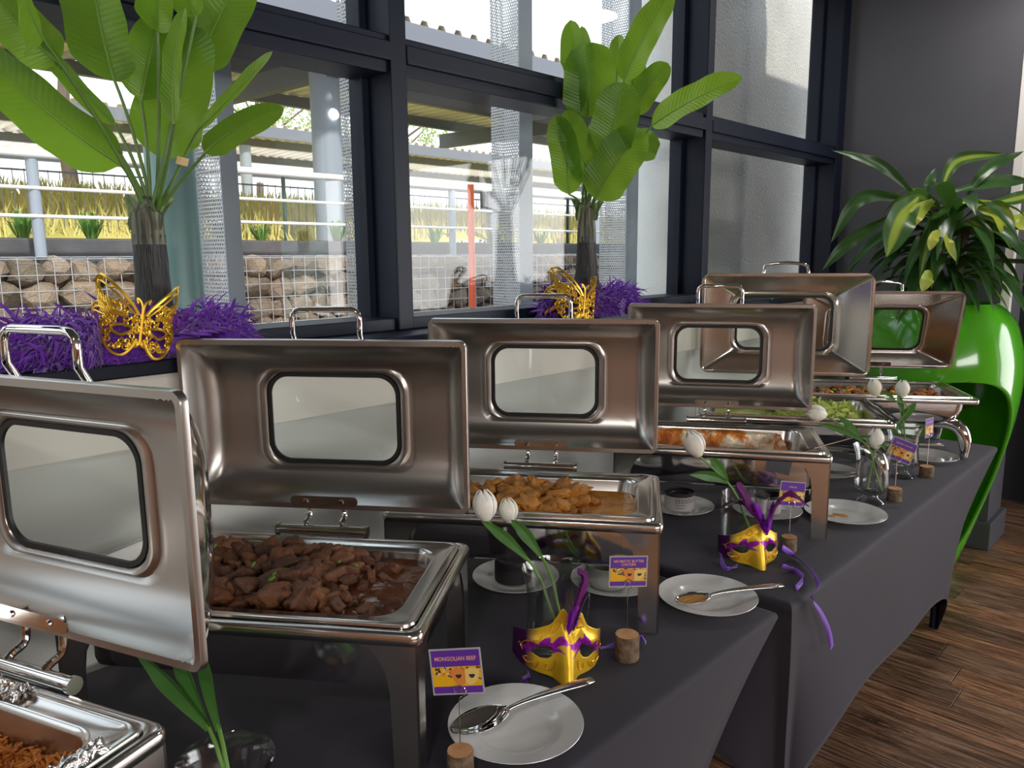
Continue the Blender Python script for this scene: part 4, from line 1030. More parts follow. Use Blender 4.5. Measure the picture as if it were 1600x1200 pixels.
mb = MB(); mb.grid(vs, nc+1, len(ZR))
mb.add([(0.152*math.cos(2*PI*k/24), 0.152*math.sin(2*PI*k/24), 0.003) for k in range(24)], [tuple(range(24))])
pt = thing('planter', 'tall glossy lime green egg planter with a large oval cut-out, standing past the buffet end', 'planter', (PC[0], PC[1], 0))
shl = mb.build('shell', 'green_lacquer', pt, True, angle=60)
bm = bmesh.new(); bm.from_mesh(shl.data); bmesh.ops.remove_doubles(bm, verts=bm.verts, dist=0.0004); bmesh.ops.recalc_face_normals(bm, faces=bm.faces); bm.to_mesh(shl.data); bm.free()
sm = shl.modifiers.new('s', 'SOLIDIFY'); sm.thickness = 0.016; sm.offset = -1
MB().lathe([(0.30, 1.10), (0.0, 1.13)], 24).build('soil', 'soil', pt)
dr = thing('dracaena', 'bushy striped dracaena with arching strap leaves growing in the green planter', 'plant', (PC[0], PC[1], 1.12))
rg = random.Random(21)
for k in range(3):
    a = 2.1*k; MB().tube(bez((0.05*math.cos(a), 0.05*math.sin(a), 0), (0.06*math.cos(a), 0.06*math.sin(a), 0.2), (0.08*math.cos(a), 0.08*math.sin(a), 0.56+0.06*k), 6), 0.018, 8).build('cane', 'bark', dr)
def off_shell(v):
    z_ = v[2]+1.12; r_ = math.hypot(v[0], v[1])
    if z_ > 1.335 or r_ < 0.19: return v
    R0 = float(np.interp(max(z_, 1.0), [1.0, 1.08, 1.17, 1.24, 1.29, 1.32], [0.366, 0.360, 0.340, 0.315, 0.275, 0.245]))+0.014
    if r_ >= R0: return v
    return (v[0]*R0/r_, v[1]*R0/r_, v[2])
def strap(base, d, ln, droop, w_, mt, tw=0.0):
    base = Vector(base); d = Vector(d).normalized(); tip = base+d*ln+Vector((0, 0, -droop)); md_ = base+d*ln*0.55+Vector((0, 0, ln*0.16))
    mid = bez(base, md_, tip, 16); mb = MB(); uv = []
    view = Vector((0, 0, 1)) if abs(d.z) < 0.85 else -CF
    blade(mb, uv, mid, w_, view, (tw, tw+rg.uniform(-0.7, 0.7)), 0.25, lambda t: (0.25+0.75*min(1, t/0.35))*(1 if t < 0.5 else max(0, 1-((t-0.5)/0.5)**2)), 5, 0.12, k)
    mb.v = [off_shell(v) for v in mb.v]
    return mb.build('leaf', mt, dr, True, uvs=uv)
def far_leaf(b_, m_, t_, wpx, mt, dd=(0, 0, 0), tw=0.6):
    D = 3.70; pts = [at_d(*b_, D+dd[0]), at_d(*m_, D+dd[1]), at_d(*t_, D+dd[2])]; o_ = Vector((PC[0], PC[1], 1.12))
    mid = [p-o_ for p in catmull(pts, 9)]; mb = MB(); uv = []
    blade(mb, uv, mid, wpx*D/FPX, -CF, (tw, -tw*0.5), 0.3, lambda t: (0.22+0.78*min(1, t/0.4))*(1 if t < 0.5 else max(0, 1-((t-0.5)/0.5)**2.2)), 5, 0.10, k)
    mb.v = [off_shell(v) for v in mb.v]
    mb.build('leaf', mt, dr, True, uvs=uv)
for (b_, m_, t_, w_, mt, dd, tw) in (
    ((1432, 305), (1375, 258), (1300, 235), 16, 'dracaena_leaf', (0, 0, 0), 0.9), ((1425, 312), (1345, 310), (1298, 380), 20, 'dracaena_leaf', (0, -0.1, -0.1), 0.8),
    ((1395, 335), (1330, 375), (1285, 422), 20, 'dracaena_leaf', (0, -0.05, -0.05), 0.5), ((1470, 300), (1495, 252), (1570, 240), 20, 'dracaena_striped', (0, 0, -0.1), 0.7),
    ((1512, 305), (1545, 262), (1600, 236), 18, 'dracaena_leaf', (0, 0, 0), 0.8), ((1478, 305), (1550, 285), (1610, 282), 22, 'dracaena_leaf', (0, 0, 0), 0.9),
    ((1435, 308), (1405, 345), (1385, 402), 44, 'dracaena_striped', (-0.15, -0.25, -0.28), 0.1), ((1460, 312), (1430, 335), (1420, 360), 24, 'dracaena_yellow', (-0.1, -0.2, -0.2), 0.1),
    ((1505, 315), (1560, 335), (1580, 390), 30, 'dracaena_yellow', (-0.1, -0.2, -0.25), 0.2), ((1540, 320), (1590, 310), (1620, 300), 20, 'dracaena_striped', (0, 0, 0), 0.6),
    ((1450, 300), (1452, 285), (1462, 262), 16, 'dracaena_leaf', (0, 0, 0), 0.5), ((1560, 340), (1590, 345), (1612, 362), 26, 'dracaena_yellow', (0, -0.1, -0.1), 0.3),
    ((1470, 360), (1458, 372), (1452, 392), 16, 'dracaena_yellow', (-0.25, -0.3, -0.3), 0.1), ((1480, 362), (1482, 380), (1494, 408), 14, 'dracaena_yellow', (-0.25, -0.3, -0.3), 0.1),
    ((1455, 425), (1448, 435), (1440, 456), 20, 'dracaena_yellow', (-0.25, -0.3, -0.3), 0.1)):
    far_leaf(b_, m_, t_, w_, mt, dd, tw)
for k in range(92):
    a = rg.uniform(0, 2*PI); el = rg.uniform(-0.25, 0.75); z_ = rg.uniform(0.26, 0.66)
    ln = rg.uniform(0.22, 0.42)
    d = Vector((math.cos(a), math.sin(a), el))
    if PC[1]+d.y*ln > YB-0.06: d.y = -abs(d.y)*0.5
    if d.y < -0.3 and z_ < 0.3: el = 0.3; d.z = 0.3
    strap((0.05*math.cos(a), 0.05*math.sin(a), z_), d, ln, rg.uniform(0.10, 0.30), rg.uniform(0.055, 0.085), rg.choice(('dracaena_leaf', 'dracaena_leaf', 'dracaena_leaf', 'dracaena_leaf', 'dracaena_striped')), rg.uniform(-0.4, 0.4))

# ------------------------------------------------------------------ food
def chunk_mesh(name, seed, mt, box=(1, 1, 1), planes=7, rough=0.10, flat=0.36):
    r_ = random.Random(seed); bm = bmesh.new(); bmesh.ops.create_icosphere(bm, subdivisions=2, radius=0.5)
    pl = [(Vector((r_.gauss(0, 1), r_.gauss(0, 1), r_.gauss(0, 1))).normalized(), r_.uniform(flat-0.06, flat+0.08)) for _ in range(planes)]
    for v in bm.verts:
        for nrm, d in pl:
            e = v.co.dot(nrm)-d
            if e > 0: v.co -= nrm*e
        v.co *= 1+rough*2*noise.noise(v.co*5+Vector((seed*3.1, 0, 0)))
        v.co = Vector((v.co.x*box[0], v.co.y*box[1], v.co.z*box[2]))
    me = bpy.data.meshes.new(name); bm.to_mesh(me); bm.free(); me.materials.append(MATS[mt]); me.polygons.foreach_set('use_smooth', [True]*len(me.polygons))
    return me
def lump_mesh(name, seed, mt, box, p=4.0, amp=0.16, ridge=0.10, sub_=3):
    """boxy torn piece of meat: superquadric with coarse and fibrous relief"""
    r_ = random.Random(seed); bm = bmesh.new(); bmesh.ops.create_icosphere(bm, subdivisions=sub_, radius=1.0); o_ = Vector((seed*5.3, seed*1.7, 0))
    sh = Matrix(((1, r_.uniform(-0.35, 0.35), r_.uniform(-0.25, 0.25)), (0, 1, r_.uniform(-0.3, 0.3)), (0, 0, 1)))
    for v in bm.verts:
        c = v.co.normalized(); k = (abs(c.x)**p+abs(c.y)**p+abs(c.z)**p)**(-1/p); q = c*k*0.42
        n1 = noise.noise(c*1.7+o_); n2 = noise.noise(Vector((c.x*3, c.y*9, c.z*9))+o_); n3 = abs(noise.noise(c*4.2+o_*2))
        q *= 1+amp*n1+ridge*n2-ridge*1.4*n3
        q = sh @ Vector((q.x*box[0], q.y*box[1], q.z*box[2])); v.co = q
    me = bpy.data.meshes.new(name); bm.to_mesh(me); bm.free(); me.materials.append(MATS[mt]); me.polygons.foreach_set('use_smooth', [True]*len(me.polygons))
    return me
def surface(name, c, hx, hy, z, mt, amp, label, cat, seed=0, kind=None):
    """sauce or food surface filling the pan opening"""
    nu, nv = 60, 40; P = []
    for j in range(nv):
        for i in range(nu):
            # squircle map so the corners follow the pan
            u, v = -1+2*i/(nu-1), -1+2*j/(nv-1)
            x = hx*u*math.sqrt(1-0.10*v*v*u*u); y_ = hy*v*math.sqrt(1-0.10*v*v*u*u)
            e = 1-max(abs(u), abs(v))**6
            P.append((x, y_, z+amp*e*noise.noise(Vector((x*22+seed, y_*22, 0)))+amp*0.5*e*noise.noise(Vector((x*60, y_*60, seed)))))
    ob = MB().grid(P, nu, nv).build(name, mt); ob.location = (c[0], c[1], TZ); ob.rotation_euler.z = R_(c[2])
    tag(ob, label, cat, kind=kind); return ob
# beef stew
surface('beef_sauce', C2, 0.252, 0.137, RIM-0.016, 'brown_sauce', 0.004, 'glossy brown sauce pooled around the beef chunks', 'sauce', 1)
BM = [lump_mesh('beef_chunk', i+1, 'beef', (1.15, 0.95, 0.8), 5.0, 0.30, 0.16) for i in range(10)]
rg = random.Random(31); n_b = 0; placed = []
while n_b < 165:
    lx, ly = rg.uniform(-0.24, 0.20), rg.uniform(-0.125, 0.125)
    dens = 1.0 if lx < 0.05 else max(0.05, 1-(lx-0.05)/0.13)
    if lx < 0.0 and ly > 0.085 and lx > -0.12: dens = 0.15
    if rg.random() > dens: continue
    sz = rg.uniform(0.026, 0.048)*(0.6 if lx > 0.13 else 1)
    lx = max(-(0.244-sz*0.62), min(0.244-sz*0.62, lx)); ly = max(-(0.130-sz*0.62), min(0.130-sz*0.62, ly))
    stack = sum(1 for q in placed if (q[0]-lx)**2+(q[1]-ly)**2 < (0.025)**2)
    if stack > 1: continue
    placed.append((lx, ly)); n_b += 1
    b_ = bpy.data.objects.new('beef_chunk', rg.choice(BM)); COL.objects.link(b_)
    b_.location = wld(C2, lx, ly, RIM-0.018+sz*0.12+stack*0.018); b_.scale = (sz*1.15, sz, sz)
    b_.rotation_euler = (rg.uniform(-0.6, 0.6), rg.uniform(-0.6, 0.6), rg.uniform(0, 6.28))
    tag(b_, 'glossy brown beef chunk in the stew pan', 'beef', 'beef chunks in the stew')
HM = chunk_mesh('herb_piece', 3, 'herb_green', (1, 0.5, 0.3), 5)
for (lx, ly) in ((-0.155, 0.055), (-0.17, 0.02), (-0.06, -0.085), (0.015, -0.055), (0.02, -0.075), (0.10, 0.03), (0.135, 0.02), (-0.19, -0.05), (-0.04, -0.02)):
    h_ = bpy.data.objects.new('herb_piece', HM); COL.objects.link(h_); h_.location = wld(C2, lx, ly, RIM+0.016+0.008*(lx < 0.06)); s = rg.uniform(0.010, 0.016); h_.scale = (s, s, s); h_.rotation_euler = (rg.uniform(-0.5, 0.5), rg.uniform(-0.5, 0.5), rg.uniform(0, 6))
    tag(h_, 'chopped green herb leaf lying on the beef stew', 'herb', 'herbs on the stew')
# butter chicken
surface('chicken_sauce', C3, 0.250, 0.135, RIM-0.030, 'orange_sauce', 0.006, 'orange butter sauce around the chicken pieces', 'sauce', 5)
KM = [lump_mesh('chicken_piece', 40+i, 'chicken', (1.35, 0.85, 0.55), 2.6, 0.55, 0.34) for i in range(9)]
placed = []; n_b = 0
while n_b < 110:
    lx, ly = rg.gauss(-0.04, 0.11), rg.gauss(0.0, 0.06)
    if abs(lx) > 0.235 or abs(ly) > 0.12 or lx > 0.16: continue
    sz = rg.uniform(0.034, 0.060)
    stack = sum(1 for q in placed if (q[0]-lx)**2+(q[1]-ly)**2 < 0.030**2)
    if stack > 2: continue
    lx = max(-(0.242-sz*0.75), min(0.242-sz*0.75, lx)); ly = max(-(0.128-sz*0.75), min(0.128-sz*0.75, ly))
    placed.append((lx, ly)); n_b += 1
    b_ = bpy.data.objects.new('chicken_piece', rg.choice(KM)); COL.objects.link(b_); b_.location = wld(C3, lx, ly, RIM-0.030+sz*0.06+stack*0.013); b_.scale = (sz, sz, sz)
    b_.rotation_euler = (rg.uniform(-0.5, 0.5), rg.uniform(-0.5, 0.5), rg.uniform(0, 6.28))
    tag(b_, 'chicken piece coated in orange butter sauce', 'chicken', 'chicken pieces in butter sauce')
# orange rice
surface('rice_bed', C1, 0.250, 0.135, RIM-0.045, 'orange_rice', 0.016, 'bed of orange rice under the loose grains', 'rice', 8, 'stuff')
mb = MB(); G = []
bm = bmesh.new(); bmesh.ops.create_icosphere(bm, subdivisions=1, radius=1.0); gv = [v.co.copy() for v in bm.verts]; gf = [tuple(v.index for v in f.verts) for f in bm.faces]; bm.free()
for k in range(4200):
    lx, ly = rg.uniform(-0.06, 0.245), rg.uniform(-0.13, 0.13)
    z_ = RIM-0.045+0.016*noise.noise(Vector((lx*22+8, ly*22, 0)))+rg.uniform(0.0, 0.010)+0.016*max(0, noise.noise(Vector((lx*30, ly*30, 4))))
    M_ = Matrix.Translation((lx, ly, z_)) @ (Matrix.Rotation(rg.uniform(0, 6.28), 4, 'Z') @ Matrix.Rotation(rg.uniform(-0.8, 0.8), 4, 'Y') @ Matrix.Diagonal((0.0062, 0.0022, 0.0020, 1)))
    mb.add([M_ @ v for v in gv], gf)
rc = mb.build('rice_grains', 'orange_rice'); rc.location = (C1[0], C1[1], TZ); rc.rotation_euler.z = R_(C1[2]); tag(rc, 'loose long grains of orange rice in the corner pan', 'rice', kind='stuff')
for (lx, ly) in ((0.05, 0.03), (0.11, -0.02), (0.16, -0.05), (0.08, -0.06), (0.19, 0.03)):
    h_ = bpy.data.objects.new('herb_piece', HM); COL.objects.link(h_); h_.location = wld(C1, lx, ly, RIM-0.024); h_.scale = (0.012,)*3; h_.rotation_euler = (0.3, 0.2, rg.uniform(0, 6))
    tag(h_, 'chopped green herb leaf lying on the orange rice', 'herb', 'herbs on the rice')
# crumpled foil tucked along the rice pan's right rim
def foil_strip(label, c, pts, wid, seed):
    path = catmull([Vector(p) for p in pts], 14); mb = MB(); P = []; nu = 12; rgf = random.Random(seed)
    for i, p in enumerate(path):
        tg_ = (path[min(i+1, len(path)-1)]-path[max(0, i-1)]).normalized(); s = Vector((-tg_.y, tg_.x, 0))
        for k in range(nu):
            u = -1+2*k/(nu-1); q = p+s*(u*wid*(1+0.4*noise.noise(Vector((i*0.4, u*2, seed)))))
            P.append(q+Vector((0, 0, 0.009*(1-u*u)+0.009*noise.noise(Vector((q.x*150, q.y*150, seed)))+0.004*noise.noise(Vector((q.x*400, q.y*400, seed))))))
    mb.grid(P, nu, len(path)); ob = mb.build('foil_strip', 'foil', None, False); ob.location = (c[0], c[1], TZ); ob.rotation_euler.z = R_(c[2]); return tag(ob, label, 'foil', 'foil on the rice pan')
foil_strip('crumpled foil tucked along the short rim of the rice pan', C1, [(0.277, 0.125, RIM+0.008), (0.276, 0.05, RIM+0.007), (0.277, -0.03, RIM+0.008), (0.277, -0.12, RIM+0.007)], 0.013, 3)
foil_strip('crumpled foil tucked along the hinge side rim of the rice pan', C1, [(0.02, 0.160, RIM+0.009), (0.06, 0.158, RIM+0.008), (0.10, 0.160, RIM+0.008)], 0.014, 6)
# foil tray with baked residue
mb = MB(); loops = []
ft = thing('foil_tray', 'sauce stained crinkled foil tray inside the deep pan', 'foil tray', (C4[0], C4[1], TZ), R_(C4[2]))
nl = 200; vs = []; q0 = rrect(0.205, 0.112, 0.03, 12, 36); n_ = len(q0)
for grow, z_, cr_ in ((-0.03, -0.075, 0), (-0.016, -0.070, 0.001), (-0.004, -0.02, 0.0025), (0.0, -0.006, 0.003), (0.010, -0.005, 0.003), (0.012, -0.012, 0.003)):
    for k, (x, y_) in enumerate(q0):
        d = Vector((x, y_, 0)).normalized(); w_ = cr_*math.sin(k*1.25)+cr_*0.6*noise.noise(Vector((k*0.3, z_*50, 0)))
        vs.append((x+d.x*(grow+w_)-0.02, y_+d.y*(grow+w_), RIM+z_+0.004*noise.noise(Vector((x*9, y_*9, 0)))))
mb.add(vs, [(i*n_+k, i*n_+(k+1) % n_, (i+1)*n_+(k+1) % n_, (i+1)*n_+k) for i in range(5) for k in range(n_)]); mb.add(vs[:n_], [tuple(range(n_))])
mb.build('tray_wall', 'foil_stained', ft, True, angle=80)
# chopped salad: loose curled leaves
def salad_leaf(seed):
    mb = MB(); P = []; n_ = 7
    for j in range(n_):
        for i in range(n_):
            u, v = -1+2*i/(n_-1), -1+2*j/(n_-1); r_ = 0.5
            P.append((u*r_*(1-0.25*abs(v)), v*r_, 0.25*u*u+0.22*noise.noise(Vector((u*2.2, v*2.2, seed)))+0.08*math.sin(v*9+seed)))
    return mb.grid(P, n_, n_).mesh('lettuce_leaf', 'lettuce')
LM = [salad_leaf(i) for i in range(6)]
surface('salad_bed', C5, 0.26, 0.165, RIM-0.035, 'lettuce', 0.012, 'bed of chopped green lettuce in the polished pan', 'salad', 3, 'stuff')
for k in range(210):
    lx, ly = rg.uniform(-0.05, 0.235), rg.uniform(-0.145, 0.145); s = rg.uniform(0.022, 0.045)
    b_ = bpy.data.objects.new('lettuce_leaf', rg.choice(LM)); COL.objects.link(b_); b_.location = wld(C5, lx, ly, RIM-0.022+rg.uniform(0, 0.028)*max(0.2, 1-abs(lx-0.08)/0.2)); b_.scale = (s,)*3
    b_.rotation_euler = (rg.uniform(-1.2, 1.2), rg.uniform(-1.2, 1.2), rg.uniform(0, 6.28)); tag(b_, 'curled piece of green lettuce in the salad pan', 'lettuce', 'lettuce pieces in the salad')
# roast vegetables
surface('vegetable_bed', C6, 0.26, 0.145, RIM-0.035, 'brown_sauce', 0.008, 'dark juices under the roast vegetables', 'sauce', 6)
VM = [chunk_mesh('roast_vegetable', 70+i, 'roast_veg', (1.2, 0.8, 0.6), 8, 0.18) for i in range(5)]+[chunk_mesh('roast_vegetable', 80, 'veg_yellow', (1.3, 0.9, 0.5), 6, 0.1), chunk_mesh('roast_vegetable', 81, 'veg_green', (1, 0.9, 0.7), 4, 0.3)]
for k in range(170):
    lx, ly = rg.uniform(-0.245, 0.24), rg.uniform(-0.13, 0.13); s = rg.uniform(0.020, 0.034); i = rg.choice((0, 1, 2, 3, 4, 0, 1, 2, 3, 4, 0, 1, 5, 6, 6))
    b_ = bpy.data.objects.new('roast_vegetable', VM[i]); COL.objects.link(b_); b_.location = wld(C6, lx, ly, RIM-0.026+rg.uniform(0, 0.014)); b_.scale = (s,)*3; b_.rotation_euler = (rg.uniform(-0.7, 0.7), rg.uniform(-0.7, 0.7), rg.uniform(0, 6.28))
    tag(b_, ('yellow pepper piece among the roast vegetables', 'green broccoli piece among the roast vegetables')[i-5] if i > 4 else 'brown roasted piece among the roast vegetables', 'vegetable', 'pieces in the roast vegetable pan')

# ------------------------------------------------------------------ table settings
def plate(label, x, y_, r=0.115, group='white plates on the buffet'):
    t = thing('plate', label, 'plate', (x, y_, TZ), 0, group)
    k = r/0.115
    pr_ = [(0.0, 0.004), (0.060*k, 0.004), (0.068*k, 0.0055), (0.076*k, 0.011), (0.085*k, 0.0135), (0.112*k, 0.0195), (0.115*k, 0.0205), (0.1155*k, 0.0195), (0.113*k, 0.0175), (0.085*k, 0.010), (0.066*k, 0.002), (0.064*k, 0.0), (0.060*k, 0.0), (0.0, 0.001)]
    MB().lathe(pr_, 56).build('dish', 'white_china', t, True, angle=60)
    return t
def smear(t, pts, label=None):
    mb = MB()
    for (cx, cy, rx, ry, seed) in pts:
        n = 26; V = [(cx, cy, 0.0062)]+[(cx+rx*(1+0.35*noise.noise(Vector((math.cos(a)*1.5+seed, math.sin(a)*1.5, 0))))*math.cos(a), cy+ry*(1+0.35*noise.noise(Vector((math.cos(a)*1.5+seed, math.sin(a)*1.5, 3))))*math.sin(a), 0.0046) for a in [2*PI*i/n for i in range(n)]]
        mb.add(V, [(0, 1+i, 1+(i+1) % n) for i in range(n)])
    o_ = mb.build('sauce_smear', 'sauce_smear', t, True)
    if label: o_['label'] = label
def spoon(label, bowl, end, z0, z1, bl=0.075, bw=0.052, sauce=False, face=1.0):
    """serving spoon from bowl tip to handle end (world xy)"""
    B, E = Vector((*bowl, z0)), Vector((*end, z1)); d = (E-B); ln = d.length; d.normalize(); s = d.cross(Vector((0, 0, 1))).normalized(); u = s.cross(d)
    t = thing('serving_spoon', label, 'spoon', B)
    mb = MB(); P = []; nu = 11; nv = 15
    for j in range(nv):
        f = j/(nv-1); w_ = bw*0.5*math.sin(PI*min(0.97, 0.03+f*0.94))**0.62
        for i in range(nu):
            q = -1+2*i/(nu-1); dep = 0.016*(1-q*q)*math.sin(PI*f)**0.7
            P.append(d*(f*bl)+s*(q*w_)+u*(0.012-dep))
    mb.grid(P, nu, nv).build('bowl', 'chrome', t, True, solid=0.0012)
    path = bez(d*(bl*0.94)+u*0.010, d*(bl+0.03)+u*0.020, d*ln+u*0.004, 14); P = []
    for i, p in enumerate(path):
        f = i/14; w_ = 0.0055 if f < 0.25 else 0.0055+0.0065*(f-0.25)/0.75
        if f > 0.95: w_ *= 0.7
        P += [p-s*w_-u*0.001, p-s*w_*0.5+u*0.0012, p+s*w_*0.5+u*0.0012, p+s*w_-u*0.001]
    MB().grid(P, 4, len(path)).build('handle', 'satin_steel', t, True, solid=0.0018)
    if sauce:
        n = 30; V = [d*(bl*0.5)+u*0.008]+[d*(bl*0.5+bl*0.42*math.cos(a))+s*(bw*0.40*math.sin(a))+u*(0.0075) for a in [2*PI*i/n for i in range(n)]]
        MB().add(V, [(0, 1+i, 1+(i+1) % n) for i in range(n)]).build('sauce_fill', 'sauce_smear', t, True)
    return t
def vec2(px, py, z=TZ): p = at_z(px, py, z); return (p.x, p.y)
# near plate with the large spoon
pa = vec2(806, 1142); plate('white plate holding the big clean serving spoon in front of the beef', *pa, 0.116)
a_ = at_z(706, 1142, TZ+0.030); e_ = at_z(926, 1068, TZ+0.045)
spoon('large clean steel serving spoon resting across the white plate', (a_.x, a_.y), (e_.x, e_.y), TZ+0.020, TZ+0.050, 0.105, 0.066)
pb = vec2(1105, 940); t = plate('white plate with orange sauce and a saucy spoon beside the butter chicken', *pb, 0.114)
smear(t, [(-0.035, -0.012, 0.030, 0.022, 1), (-0.075, 0.028, 0.012, 0.008, 4), (-0.080, -0.03, 0.010, 0.006, 7)])
a_ = at_z(1056, 944, TZ+0.02); e_ = at_z(1222, 918, TZ+0.03)
spoon('steel serving spoon filled with orange sauce lying on a white plate', (a_.x, a_.y), (e_.x, e_.y), TZ+0.017, TZ+0.034, 0.085, 0.056, True)
pg = vec2(1320, 808); t = plate('white plate with a small splash of orange sauce beside the foil tray dish', *pg, 0.119)
smear(t, [(-0.012, -0.004, 0.022, 0.016, 2), (-0.030, -0.030, 0.012, 0.009, 9)])
plate('clean white plate behind the wood card stump near the roast vegetables', *vec2(1450, 718), 0.108)
# burner plates under the dishes
def tin(label, x, y_, z=TZ+0.0042, r=0.043, h=0.058, paper='can_paper', ink=True):
    t = thing('fuel_can', label, 'can', (x, y_, z), 0.6, 'fuel cans under the chafing dishes')
    MB().lathe([(0.0, 0.0), (r*0.98, 0.0), (r, 0.003), (r, 0.006)], 30).build('base', 'chrome', t, True, angle=40)
    MB().lathe([(r*0.99, 0.005), (r*0.99, h-0.008)], 30).build('paper_label', paper, t)
    MB().lathe([(r, h-0.009), (r*1.01, h-0.004), (r, h), (r*0.93, h), (r*0.92, h-0.006), (r*0.6, h-0.007), (r*0.55, h-0.012), (0.0, h-0.013)], 30).build('lid', 'can_black', t, True, angle=40)
    if ink:
        mb = MB()
        for row, (z_, w_) in enumerate(((0.044, 0.9), (0.039, 0.8), (0.034, 0.85), (0.026, 0.35), (0.017, 0.3))):
            for k in range(9):
                a0_ = -1.9+k*0.23*w_; a1_ = a0_+0.15*w_
                V = []
                for a in (a0_, (a0_+a1_)/2, a1_): V += [((r*0.995)*math.cos(a), (r*0.995)*math.sin(a), z_-0.0012), ((r*0.995)*math.cos(a), (r*0.995)*math.sin(a), z_+0.0012)]
                mb.grid(V, 2, 3)
        mb.build('label_print', 'label_ink', t, False)
    return t
pc = vec2(806, 909); plate('white plate under the butter chicken dish, carrying a dark ribbed fuel can', *pc, 0.108, 'plates under the chafing dishes')
t = tin('dark ribbed fuel can on the plate under the butter chicken dish', *vec2(802, 910), r=0.045, h=0.062, paper='can_black', ink=False)
for k in range(9): MB().tube([(0.0455*math.cos(a), 0.0455*math.sin(a), 0.010+k*0.005) for a in [2*PI*i/28 for i in range(28)]], 0.0012, 4, closed=True).build('rib', 'can_black', t)
plate('white plate under the butter chicken dish, carrying a pale grey pot', *vec2(960, 914), 0.108, 'plates under the chafing dishes')
p_ = vec2(950, 917); ob = MB().lathe([(0.0, 0.006), (0.040, 0.006), (0.050, 0.014), (0.055, 0.030), (0.056, 0.062), (0.054, 0.064), (0.051, 0.058), (0.048, 0.02), (0.0, 0.016)], 36).build('burner_pot', 'bowl_green_grey'); ob.location = (*p_, TZ); tag(ob, 'pale grey round burner pot on the plate by the dish leg', 'pot')
plate('white plate under the foil tray dish, carrying a printed fuel can beside the chicken rim', *vec2(1063, 797), 0.105, 'plates under the chafing dishes')
tin('round printed fuel can with black lid on a plate beside the chicken rim', *vec2(1061, 797), r=0.048, h=0.060)
plate('white plate under the foil tray dish, behind the feathered mask', *vec2(1198, 803), 0.105, 'plates under the chafing dishes')
tin('printed fuel can behind the purple feathers of the mask', *vec2(1199, 803), r=0.040, h=0.062)
plate('clean white plate under the roast vegetable dish', -1.02, 3.42, 0.105, 'plates under the chafing dishes')
plate('clean white plate under the salad dish', -1.05, 2.80, 0.105, 'plates under the chafing dishes')
# wood stump card holders
def text_mesh(body, size, mt, parent, loc, width=None):
    cu = bpy.data.curves.new('t', 'FONT'); cu.body = body; cu.size = size; cu.align_x = 'CENTER'; cu.align_y = 'CENTER'; cu.resolution_u = 2; cu.space_line = 0.9; cu.offset = size*0.012
    tmp = bpy.data.objects.new('t', cu); dg = bpy.context.evaluated_depsgraph_get(); COL.objects.link(tmp); dg.update()
    me = bpy.data.meshes.new_from_object(tmp.evaluated_get(bpy.context.evaluated_depsgraph_get())); bpy.data.objects.remove(tmp); bpy.data.curves.remove(cu)
    me.materials.clear(); me.materials.append(MATS[mt])
    ob = bpy.data.objects.new('lettering', me); COL.objects.link(ob); ob.parent = parent; ob.rotation_euler = (PI/2, 0, 0); ob.location = loc
    if width and me.vertices:
        xs = [v.co.x for v in me.vertices]; ob.scale.x = min(1.4, width/(max(xs)-min(xs)))
    return ob
